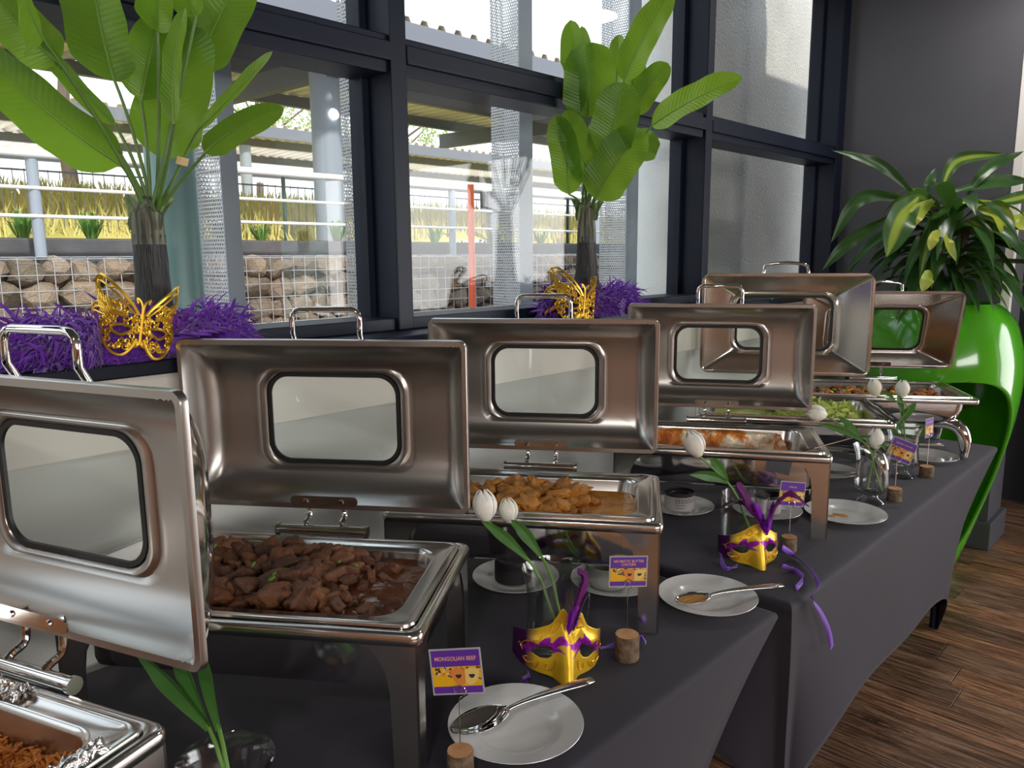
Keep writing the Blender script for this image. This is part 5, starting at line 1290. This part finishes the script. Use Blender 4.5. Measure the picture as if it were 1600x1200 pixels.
def card_holder(label, base, yaw, text, lean=0.0, cw=0.074, chh=0.066, wire=0.105, roll=0.0, sr=0.0215, sh=0.040, tsz=0.0085):
    t = thing('card_stand', label, 'card stand', (base[0], base[1], TZ), yaw, 'dish name cards on wood stumps')
    rgs = random.Random(len(label)); n = 28; vs = []
    for z_ in (0, 0.002, sh*0.5, sh-0.002, sh):
        for k in range(n):
            a = 2*PI*k/n; rr = sr*(1+0.06*noise.noise(Vector((math.cos(a)*3, math.sin(a)*3, rgs.random()*0+len(text)))))*(0.97 if z_ in (0, sh) else 1)
            vs.append((rr*math.cos(a), rr*math.sin(a), z_))
    mb = MB(); mb.add(vs, [(i*n+k, i*n+(k+1) % n, (i+1)*n+(k+1) % n, (i+1)*n+k) for i in range(4) for k in range(n)]); mb.build('stump', 'stump_bark', t)
    mb = MB(); mb.add([(v[0]*0.99, v[1]*0.99, sh+0.0004) for v in vs[-n:]], [tuple(range(n))]); mb.build('cut_face', 'cut_wood', t, False)
    cz = sh+wire; W_ = [(0, 0, sh-0.01), (0, 0, cz-0.016)]
    W_ += [(0.013*math.cos(a)*(1-0.035*i), -0.0022+0.00015*i, cz-0.004+0.011*math.sin(a)*(1-0.035*i)) for i, a in enumerate([-PI/2+k*0.42 for k in range(24)])]
    MB().tube(W_, 0.0008, 5).build('wire', 'chrome', t)
    cd = MB().box(-cw/2, cw/2, -0.0006, 0.0006, 0, chh).build('card', 'card_sleeve', t, False); cd.location = (0, 0.0015, cz-0.012); cd.rotation_euler = (-lean, roll, 0)
    def flat(q, mt, y_=-0.0009, nm='print'):
        mb = MB(); mb.add([(x, y_, z_) for x, z_ in q], [tuple(range(len(q)))]); return mb.build(nm, mt, cd, False)
    m_ = 0.0025; w2 = cw/2-m_; h0, h1 = m_, chh-m_; k0, k1 = h0+(h1-h0)*0.16, h0+(h1-h0)*0.62
    flat([(-w2, h0), (w2, h0), (w2, h1), (-w2, h1)], 'card_purple')
    flat([(-w2, k0), (w2, k0), (w2, k1), (-w2, k1)], 'card_yellow', -0.0011)
    # confetti of dark and bright scraps behind the printed mask
    cols = ['card_dark', 'card_green', 'card_red', 'card_cream', 'card_mask_orange', 'card_dark', 'card_green']
    by = {}
    for k in range(110):
        x = rgs.uniform(-w2*0.85, w2); f = rgs.random(); z_ = k1-(k1-k0)*f*(0.35+0.6*max(0, (x+w2)/(2*w2)))*0.95
        s = rgs.uniform(0.0010, 0.0024); a = rgs.uniform(0, 6)
        q = [(max(-w2, min(w2, x+s*1.3*math.cos(a+i*PI/2))), max(k0, min(k1, z_+s*math.sin(a+i*PI/2)))) for i in range(4)]
        by.setdefault(rgs.choice(cols), []).append((q, -0.0012-0.0000015*k))
    for mt, qs in by.items():
        mb = MB()
        for q, y_ in qs: mb.add([(x, y_, z_) for x, z_ in q], [(0, 1, 2, 3)])
        mb.build('print', mt, cd, False)
    mw = cw*0.56; mx, mz = cw*0.16, (k0+k1)/2
    def mk(s0, s1): return [(mx+mw/2*u, mz+(k1-k0)*0.5*v) for u, v in ((s0, 0), )]
    half = [(0, -0.62), (0.16, -0.86), (0.42, -0.90), (0.72, -0.62), (0.92, -0.1), (1.0, 0.66), (0.62, 0.84), (0.25, 0.80), (0, 0.66)]
    flat([(mx-mw/2*u, mz+(k1-k0)*0.5*v) for u, v in reversed(half)], 'card_mask_orange', -0.0015)
    flat([(mx+mw/2*u, mz+(k1-k0)*0.5*v) for u, v in half], 'card_mask_gold', -0.0015)
    for s in (-1, 1): flat([(mx+s*mw*0.23+mw*0.105*math.cos(a), mz+(k1-k0)*0.5*(0.05+0.20*math.sin(a)+0.06*math.cos(2*a))) for a in ([i*PI/8 for i in range(16)])], 'card_dark', -0.0017)
    if text: text_mesh(text, tsz, 'card_text', cd, (0, -0.0014, h0+(h1-h0)*0.80), cw*0.80)
    return t
CY = R_(YAW)     # a card turned square to the viewing direction
s1 = vec2(720, 1213); card_holder('card stand lettered MONGOLIAN BEEF on a wood stump by the near plate', s1, CY-0.15, 'MONGOLIAN BEEF', 0.12, 0.082, 0.072, 0.106, R_(-7), 0.021, 0.045, 0.009)
s2 = vec2(979, 1028); card_holder('card stand lettered AROMATIC BUTTER CHICKEN on a wood stump', s2, CY+0.10, 'AROMATIC BUTTER\nCHICKEN', 0.05, 0.078, 0.064, 0.112, R_(2), 0.0245, 0.052, 0.0075)
s3 = vec2(1232, 860); card_holder('card stand lettered HALAL on a wood stump behind the feathered mask', s3, CY+0.25, 'HALAL', 0.10, 0.080, 0.068, 0.098, R_(9), 0.021, 0.040, 0.006).children[-1]
s4 = vec2(1397, 782); card_holder('tilted name card stand on a wood stump by the salad tulips', s4, CY-0.35, 'GREEN SALAD', 0.15, 0.078, 0.072, 0.105, R_(20), 0.023, 0.042, 0.006)
s5 = vec2(1447, 745); card_holder('name card stand on a wood stump by the roast vegetables', s5, CY+0.75, 'ROAST VEGETABLES', 0.05, 0.078, 0.070, 0.120, R_(2), 0.0245, 0.040, 0.006)
# glass vases
def vase(label, x, y_, kind):
    if kind == 'hurricane':
        pr_ = [(0.0, 0.006), (0.030, 0.007), (0.047, 0.014), (0.054, 0.030), (0.0555, 0.060), (0.0535, 0.11), (0.055, 0.15), (0.0625, 0.190), (0.0645, 0.196), (0.063, 0.197), (0.060, 0.188), (0.0525, 0.15), (0.051, 0.11), (0.053, 0.06), (0.051, 0.032), (0.044, 0.019), (0.0, 0.015)]
    elif kind == 'footed':
        pr_ = [(0.0, 0.0), (0.040, 0.0), (0.043, 0.004), (0.040, 0.010), (0.024, 0.020), (0.022, 0.028), (0.036, 0.036), (0.050, 0.050), (0.053, 0.075), (0.050, 0.12), (0.052, 0.155), (0.062, 0.186), (0.064, 0.190), (0.0625, 0.191), (0.0595, 0.184), (0.0495, 0.155), (0.0475, 0.12), (0.0505, 0.075), (0.046, 0.052), (0.030, 0.042), (0.0, 0.040)]
    elif kind == 'bowl':
        pr_ = [(0.0, 0.004), (0.030, 0.005), (0.045, 0.016), (0.049, 0.05), (0.050, 0.09), (0.054, 0.13), (0.062, 0.152), (0.0635, 0.154), (0.0620, 0.156), (0.0585, 0.151), (0.051, 0.13), (0.047, 0.09), (0.046, 0.05), (0.042, 0.02), (0.0, 0.012)]
    else:
        pr_ = [(0.0, 0.0), (0.058, 0.0), (0.0615, 0.004), (0.0615, 0.165), (0.062, 0.171), (0.0605, 0.172), (0.0585, 0.168), (0.0585, 0.012), (0.0, 0.009)]
    ob = MB().lathe(pr_, 48).build('glass_vase', 'vase_glass', None, True, angle=60); ob.location = (x, y_, TZ)
    return tag(ob, label, 'vase', 'clear glass vases')
v1 = vec2(352, 1185, TZ+0.155); mp = vec2(884, 1066); mp2 = vec2(1186, 888)
def behind(m, yaw, d): return (m[0]-d*math.sin(yaw), m[1]+d*math.cos(yaw))
v2 = behind(mp, R_(55), 0.088); v3 = behind(mp2, R_(52), 0.094); v4 = vec2(1360, 785); v5 = vec2(1408, 745)
vase('clear glass vase with flared rim in the gap between rice and beef dishes', *v1, 'bowl')
vase('clear glass vase with slightly pinched waist behind the gold and purple mask', *v2, 'hurricane')
vase('straight clear glass vase beneath the purple feathers', *v3, 'straight')
vase('footed clear glass vase holding two tulips beside the sauce splashed plate', *v4, 'footed')
vase('footed clear glass vase in front of the roast vegetable dish', *v5, 'footed')
# tulips
def tulip(label, foot, neck, head_dir, hs=1.0, leaves=(), bow=0.02, rim=0.19, lean=0.032, clear=0.046, via=()):
    """stem from vase foot to neck, bloom pointing along head_dir"""
    # the foot stands across the vase from the lean and the stem leaves inside the rim
    F_, N_ = Vector(foot), Vector(neck); cx = Vector((F_.x, F_.y, 0)); dr_ = Vector((N_.x-F_.x, N_.y-F_.y, 0)); ln_ = max(1e-4, dr_.length); dr_ /= ln_
    F_ = F_-dr_*min(lean, ln_*0.4); fz = (TZ+rim-F_.z)/(N_.z-F_.z); q_ = F_.lerp(N_, min(1, fz)); off_ = (Vector((q_.x, q_.y, 0))-cx).dot(dr_)
    VIA = cx+dr_*min(off_, clear)+Vector((0, 0, TZ+rim))
    t = thing('tulip', label, 'tulip', F_, 0, 'white tulips in glass vases'); d = Vector(head_dir).normalized()
    md = (F_+N_)*0.5+CR*bow
    cp = catmull([F_-F_, (F_.lerp(VIA, 0.5))-F_, VIA-F_]+[Vector(v)-F_ for v in via]+[N_-F_], 6); path = [cp[round(i*(len(cp)-1)/14)] for i in range(15)]; MB().tube(path, 0.0030, 7).build('stem', 'tulip_stem', t)
    c = N_-F_; s = d.orthogonal().normalized(); u = d.cross(s)
    H = 0.058*hs; Rm = 0.0238*hs
    for k in range(6):
        a0_ = k*PI/3+(0.0 if k % 2 else 0.15); inner = k % 2; mb = MB(); P = []; nu, nv = 9, 12
        for j in range(nv):
            f = j/(nv-1); rr = Rm*(math.sin(PI*min(1, 0.07+f*0.86))**0.70)*(0.93 if inner else 1.0)
            half = 0.80*max(0.0, 1-max(0.0, f-0.45)**2*2.3)*min(1, 0.55+f*1.5)
            for i in range(nu):
                q = -1+2*i/(nu-1); a = a0_+q*half; r2 = rr*(1-0.05*abs(q))
                P.append(c+(s*math.cos(a)+u*math.sin(a))*r2+d*(H*(f*(1-0.04*q*q))-0.002))
        mb.grid(P, nu, nv).build('petal', 'tulip_white', t, True)
    for (f0, tip, w_) in leaves:
        b_ = path[max(10, int(f0*14))]; T = Vector(tip)-F_; mb = MB(); uv = []
        blade(mb, uv, bez(b_, (b_+T)*0.5+Vector((0, 0, 0.02)), T, 14), w_, -CF, 0.35, 0.45, lambda q: (0.35+0.65*min(1, q/0.4))*(1 if q < 0.45 else max(0, 1-((q-0.45)/0.55)**2)), 5, 0.05, 1)
        mb.build('leaf', 'tulip_leaf', t, True, uvs=uv)
    return t
def dep(v, off=0.0): return (Vector((v[0], v[1], TZ+0.1))-CC).dot(CF)+off
D = dep(v2)
tulip('white tulip in full bloom leaning over the butter chicken pan', (v2[0], v2[1], TZ+0.02), at_d(760, 812, D+0.04), at_d(756, 770, D+0.05)-at_d(764, 830, D+0.05), 1.12, ((0.55, at_d(752, 815, D+0.02), 0.026),), -0.02)
tulip('white tulip tucked behind the bigger bloom over the butter chicken pan', (v2[0]+0.01, v2[1]+0.01, TZ+0.02), at_d(796, 815, D+0.10), at_d(791, 770, D+0.10)-at_d(798, 830, D+0.10), 0.92, ((0.55, at_d(798, 812, D+0.05), 0.028),), -0.02)
D = dep(v1)
tulip('tulip whose bloom hides under the rice dish lid, with a broad bent leaf', (v1[0], v1[1], TZ+0.02), at_d(262, 1000, D+0.16), at_d(255, 960, D+0.16)-at_d(262, 1000, D+0.16), 0.9, ((0.50, at_d(208, 1015, D+0.12), 0.036), (0.50, at_d(262, 990, D+0.13), 0.034)), -0.02, rim=0.157, clear=0.036, lean=0.025)
tulip('tulip whose bloom hides under the rice dish lid, with a narrow upright leaf', (v1[0]+0.01, v1[1], TZ+0.02), at_d(306, 1010, D+0.16), at_d(302, 970, D+0.16)-at_d(306, 1010, D+0.16), 0.85, ((0.50, at_d(312, 990, D+0.14), 0.030),), -0.015, rim=0.157, clear=0.036, lean=0.025)
D = dep(v3)
tulip('single white tulip with a long side leaf above the feathered mask', (v3[0]+0.01, v3[1], TZ+0.02), at_d(1092, 712, D-0.02), at_d(1080, 680, D-0.02)-at_d(1094, 716, D-0.02), 1.25, ((0.5, at_d(1076, 742, D-0.03), 0.030), (0.6, at_d(1108, 715, D), 0.028)), -0.02)
D = dep(v4)
tulip('white tulip upright in the footed vase beside the sauce splashed plate', (v4[0]-0.008, v4[1], TZ+0.045), at_d(1368, 700, D), at_d(1370, 660, D)-at_d(1368, 700, D), 1.15, ((0.62, at_d(1346, 685, D), 0.024), (0.62, at_d(1384, 705, D-0.03), 0.022)), 0.005)
tulip('white tulip drooping sideways toward the salad pan', (v4[0]+0.012, v4[1], TZ+0.045), at_d(1290, 648, D+0.05), at_d(1268, 644, D+0.05)-at_d(1292, 648, D+0.05), 1.2, ((0.66, at_d(1276, 662, D+0.05), 0.022), (0.70, at_d(1308, 650, D+0.03), 0.022)), -0.03, clear=0.034, lean=0.02)
D = dep(v5)
tulip('white tulip rising before the roast vegetables, with slim leaves', (v5[0]-0.008, v5[1], TZ+0.045), at_d(1368, 618, D), at_d(1365, 590, D)-at_d(1368, 620, D), 1.1, ((0.86, at_d(1374, 612, D), 0.016),), -0.02, clear=0.02, via=((v5[0]+0.004, v5[1]+0.006, TZ+0.262),))
tulip('white tulip rising before the roast vegetables, with one broad raised leaf', (v5[0]+0.006, v5[1], TZ+0.045), at_d(1409, 620, D), at_d(1413, 590, D)-at_d(1410, 620, D), 1.1, ((0.55, at_d(1432, 630, D-0.03), 0.026), (0.6, at_d(1402, 612, D), 0.020)), 0.01)
# half masks of painted gold and purple
def half_mask(label, loc, yaw, tiltx, roll, peak, seed):
    t = thing('half_mask', label, 'mask', loc, yaw, 'painted half masks'); t.rotation_euler = (tiltx, roll, yaw)
    nu, nv = 120, 56; P = []; cols = []; keep = []
    gold = Vector((0.80, 0.50, 0.02)); pur = Vector((0.055, 0.006, 0.075)); mag = Vector((0.30, 0.01, 0.36))
    top = lambda u: 0.078+0.006*math.cos(u*5)-0.018*abs(u)**2.5+(0.020*math.exp(-((u+0.10)/0.10)**2)+0.016*math.exp(-((u-0.20)/0.09)**2) if peak else 0.010*math.exp(-(u/0.25)**2))
    bot = lambda u: 0.004+0.016*math.exp(-((abs(u)-0.30)/0.18)**2)*0-0.006*math.exp(-(u/0.16)**2)+0.022*abs(u)**2.2
    for j in range(nv):
        for i in range(nu):
            u = -1+2*i/(nu-1); v = j/(nv-1); b_, tp = bot(u), top(u); z_ = b_+(tp-b_)*v
            a = u*1.32; R0 = 0.072; nose = 0.026*math.exp(-(u/0.13)**2)*max(0, 1-v*1.25)**0.8+0.004*math.exp(-(u/0.16)**2)
            brow = 0.004*math.exp(-((v-0.70)/0.12)**2)*math.exp(-((abs(u)-0.36)/0.25)**2)
            rr = R0+nose+brow
            P.append((rr*math.sin(a), -rr*math.cos(a)*0.92+R0, z_))
            eu, ev = (abs(u)-0.40)/0.235, (v-0.46-0.10*(abs(u)-0.4))/0.165
            e = eu*eu+ev*ev*(1+0.5*eu)
            keep.append(e)
            c = gold.copy()
            side = max(0, min(1, (abs(u)-0.58)/0.25)); c = c.lerp(pur, side if u > 0 else max(0, min(1, (-u-0.45)/0.22)))
            petal = e < 2.1+0.9*math.sin(8*math.atan2(ev, eu)) and v > 0.40
            if petal: c = mag*(0.7+0.9*random.random())
            if petal is False and e < 3.6 and v > 0.40 and math.sin(8*math.atan2(ev, eu)) > 0.75: c = c.lerp(gold*1.1, 0.6)
            cols.append(tuple(c))
    mb = MB(); fs = []
    for j in range(nv-1):
        for i in range(nu-1):
            q = (j*nu+i, j*nu+i+1, (j+1)*nu+i+1, (j+1)*nu+i)
            if sum(keep[k] for k in q)/4 > 0.62: fs.append(q)
    mb.add(P, fs); ob = mb.build('mask_shell', 'mask_paint', t, True, solid=0.0016, angle=60); set_col(ob, cols)
    # gold glitter scrolls below and above the eyes
    def on(u, v):
        i = min(nu-1, max(0, int(round((u+1)/2*(nu-1))))); j = min(nv-1, max(0, int(round(v*(nv-1))))); p = Vector(P[j*nu+i]); return p+Vector((math.sin(u*1.32), -math.cos(u*1.32), 0))*0.0012
    for s in (-1, 1):
        MB().tube(catmull([on(s*0.62, 0.30), on(s*0.70, 0.22), on(s*0.62, 0.14), on(s*0.50, 0.20), on(s*0.52, 0.08), on(s*0.44, 0.12), on(s*0.42, 0.24)], 4), 0.0008, 5).build('glitter_scroll', 'gold_glitter', t)
        MB().tube(catmull([on(s*0.72, 0.42), on(s*0.76, 0.55), on(s*0.66, 0.70), on(s*0.55, 0.72)], 4), 0.0008, 5).build('glitter_scroll', 'gold_glitter', t)
        MB().tube(catmull([on(s*0.12, 0.82), on(s*0.18, 0.92), on(s*0.26, 0.86), on(s*0.20, 0.78), on(s*0.12, 0.82)], 4), 0.0007, 5).build('glitter_scroll', 'gold_glitter', t)
        MB().tube(catmull([on(s*0.16, 0.30), on(s*0.20, 0.14), on(s*0.30, 0.10), on(s*0.30, 0.22)], 4), 0.0007, 5).build('glitter_scroll', 'gold_glitter', t)
    return t, on
def feather(parent, path, w_, mt, seed=0):
    rgf = random.Random(seed); P = catmull(path, 12); mb = MB(); n = len(P)
    mb.tube(P, [0.0009*(1-0.7*i/n) for i in range(n)], 4)
    for i in range(2, n):
        f = i/(n-1); tg_ = (P[min(i+1, n-1)]-P[i-1]).normalized(); s = tg_.cross(CF).normalized()
        for k in range(8):
            for sd in (-1, 1):
                ln = w_*math.sin(PI*min(1, 0.12+f*0.86))**0.6*rgf.uniform(0.7, 1.1); b0 = P[i-1].lerp(P[i], k/5)
                d = (s*sd+tg_*0.9+CF*rgf.uniform(-0.3, 0.3)).normalized(); e = b0+d*ln
                mb.add([b0-tg_*0.0016, b0+tg_*0.0016, b0+d*ln*0.6+tg_*0.0016, e, b0+d*ln*0.6-tg_*0.0010], [(0, 1, 2, 3, 4)])
    return mb.build('feather', mt, parent, False)
def ribbon(parent, pts, w_=0.010, mt='purple_ribbon', wd=Vector((0, 0, 1))):
    P = []; path = catmull(pts, 7)
    for i, p in enumerate(path):
        k = i/(len(path)-1); tg_ = (path[min(i+1, len(path)-1)]-path[max(0, i-1)]).normalized(); s = (wd-tg_*wd.dot(tg_))
        s = s.normalized() if s.length > 0.05 else tg_.orthogonal().normalized()
        s = Matrix.Rotation(0.8*math.sin(k*9), 3, tg_) @ s
        P += [p-s*w_*0.5, p+s*w_*0.5]
    return MB().grid(P, 2, len(path)).build('ribbon', mt, parent, True, solid=0.0005)
def to_local(t, p): return t.matrix_basis.inverted() @ Vector(p)
t, on = half_mask('gold and purple half mask with crown peak leaning on the glass vase by the beef', (mp[0], mp[1], TZ+0.003), R_(55), R_(-8), R_(6), True, 1); t.scale = (1.32,)*3
bpy.context.view_layer.update()
D = (Vector(mp+(TZ,))-CC).dot(CF)
L2 = lambda px, py, dd=0.0: to_local(t, at_d(px, py, D+dd))
feather(t, [L2(890, 990, -0.02), L2(898, 960, -0.02), L2(908, 930, -0.01), L2(914, 905, 0.0), L2(904, 890, 0.0)], 0.015, 'feather_magenta', 1)
feather(t, [L2(888, 992, -0.02), L2(895, 972, -0.02), L2(900, 950, -0.02)], 0.020, 'feather_purple', 2)
feather(t, [L2(896, 985, -0.02), L2(910, 945, -0.01), L2(920, 930, 0.0), L2(917, 975, 0.0)], 0.004, 'feather_black', 3)
ribbon(t, [to_local(t, at_z(826, 1052, TZ+0.03)), to_local(t, at_z(818, 1066, TZ+0.006)), to_local(t, at_z(836, 1074, TZ+0.012))], 0.011)
ribbon(t, [to_local(t, at_z(935, 1015, TZ+0.02)), to_local(t, at_z(950, 1010, TZ+0.008)), to_local(t, at_z(985, 1004, TZ+0.008)), to_local(t, at_z(1004, 996, TZ+0.008)), to_local(t, at_z(1008, 1004, TZ+0.008))], 0.009)
t, on = half_mask('gold and purple half mask crowned with purple feathers leaning on the straight vase', (mp2[0], mp2[1], TZ+0.003), R_(52), R_(-7), R_(1), False, 2); t.scale = (1.2,)*3
bpy.context.view_layer.update()
D = (Vector(mp2+(TZ,))-CC).dot(CF)
L3 = lambda px, py, dd=0.0: to_local(t, at_d(px, py, D+dd))
for k, (pts, w_, mt) in enumerate((
    ([(1198, 836), (1190, 812), (1172, 790), (1160, 768), (1152, 758)], 0.024, 'feather_magenta'), ([(1198, 836), (1204, 810), (1214, 788), (1235, 772), (1262, 790)], 0.013, 'feather_magenta'),
    ([(1198, 836), (1190, 812), (1180, 788)], 0.022, 'feather_purple'), ([(1199, 836), (1203, 812), (1208, 785)], 0.020, 'feather_purple'), ([(1197, 834), (1180, 800), (1150, 784), (1112, 800)], 0.008, 'feather_black'), ([(1198, 836), (1196, 822), (1200, 812)], 0.018, 'feather_purple'))):
    feather(t, [L3(x, y_, -0.02-0.004*i) for i, (x, y_) in enumerate(pts)], w_, mt, 10+k)
ribbon(t, [to_local(t, at_z(1138, 862, TZ+0.03)), to_local(t, at_z(1126, 868, TZ+0.012)), to_local(t, at_z(1134, 888, TZ+0.006)), to_local(t, at_z(1152, 884, TZ+0.008))], 0.011)
ribbon(t, [to_local(t, at_z(1222, 855, TZ+0.05)), to_local(t, at_z(1240, 868, TZ+0.012)), to_local(t, at_z(1262, 885, TZ+0.012)), to_local(t, at_x(1279, 914, -0.675)), to_local(t, at_x(1268, 934, -0.67)), to_local(t, at_x(1282, 957, -0.67)), to_local(t, at_x(1294, 985, -0.68)), to_local(t, at_x(1300, 1012, -0.685))], 0.012)
ribbon(t, [to_local(t, at_z(1222, 884, TZ+0.02)), to_local(t, at_z(1240, 890, TZ+0.006)), to_local(t, at_z(1255, 903, TZ+0.008)), to_local(t, at_z(1244, 920, TZ+0.006))], 0.010)
# loose utensils
a_ = at_z(1250, 706, TZ+RIM+0.0); e_ = at_z(1332, 684, TZ+RIM+0.045)
ut = MB().tube([a_, a_.lerp(e_, 0.5), e_], 0.0022, 6).build('utensil_handle', 'chrome', None); tag(ut, 'thin steel utensil handle leaning on the deep pan rim', 'utensil')
tgs = thing('salad_tongs', 'black handled tongs lying across the salad pan corner', 'tongs', at_z(1372, 645, TZ+RIM+0.012))
o_ = Vector(tgs.location)
for k, (p0, p1) in enumerate((((1352, 628), (1398, 660)), ((1360, 626), (1402, 656)))):
    A, B = at_z(*p0, TZ+RIM+0.016)-o_, at_z(*p1, TZ+RIM+0.010)-o_; MB().tube([A, A.lerp(B, 0.5)+Vector((0, 0, 0.004)), B], 0.004, 6).build('arm', 'black_rubber', tgs)
lf_ = MB(); uv = []; blade(lf_, uv, [at_z(1430, 693, TZ+0.004).lerp(at_z(1445, 690, TZ+0.004), i/8)+Vector((0, 0, 0.004*math.sin(i/8*PI))) for i in range(9)], 0.03, Vector((0, 0, 1)), 0.1, 0.2)
ob = lf_.build('fallen_leaf', 'tulip_leaf', None, True, uvs=uv); tag(ob, 'small fallen green leaf on the cloth by the vegetable dish', 'leaf')
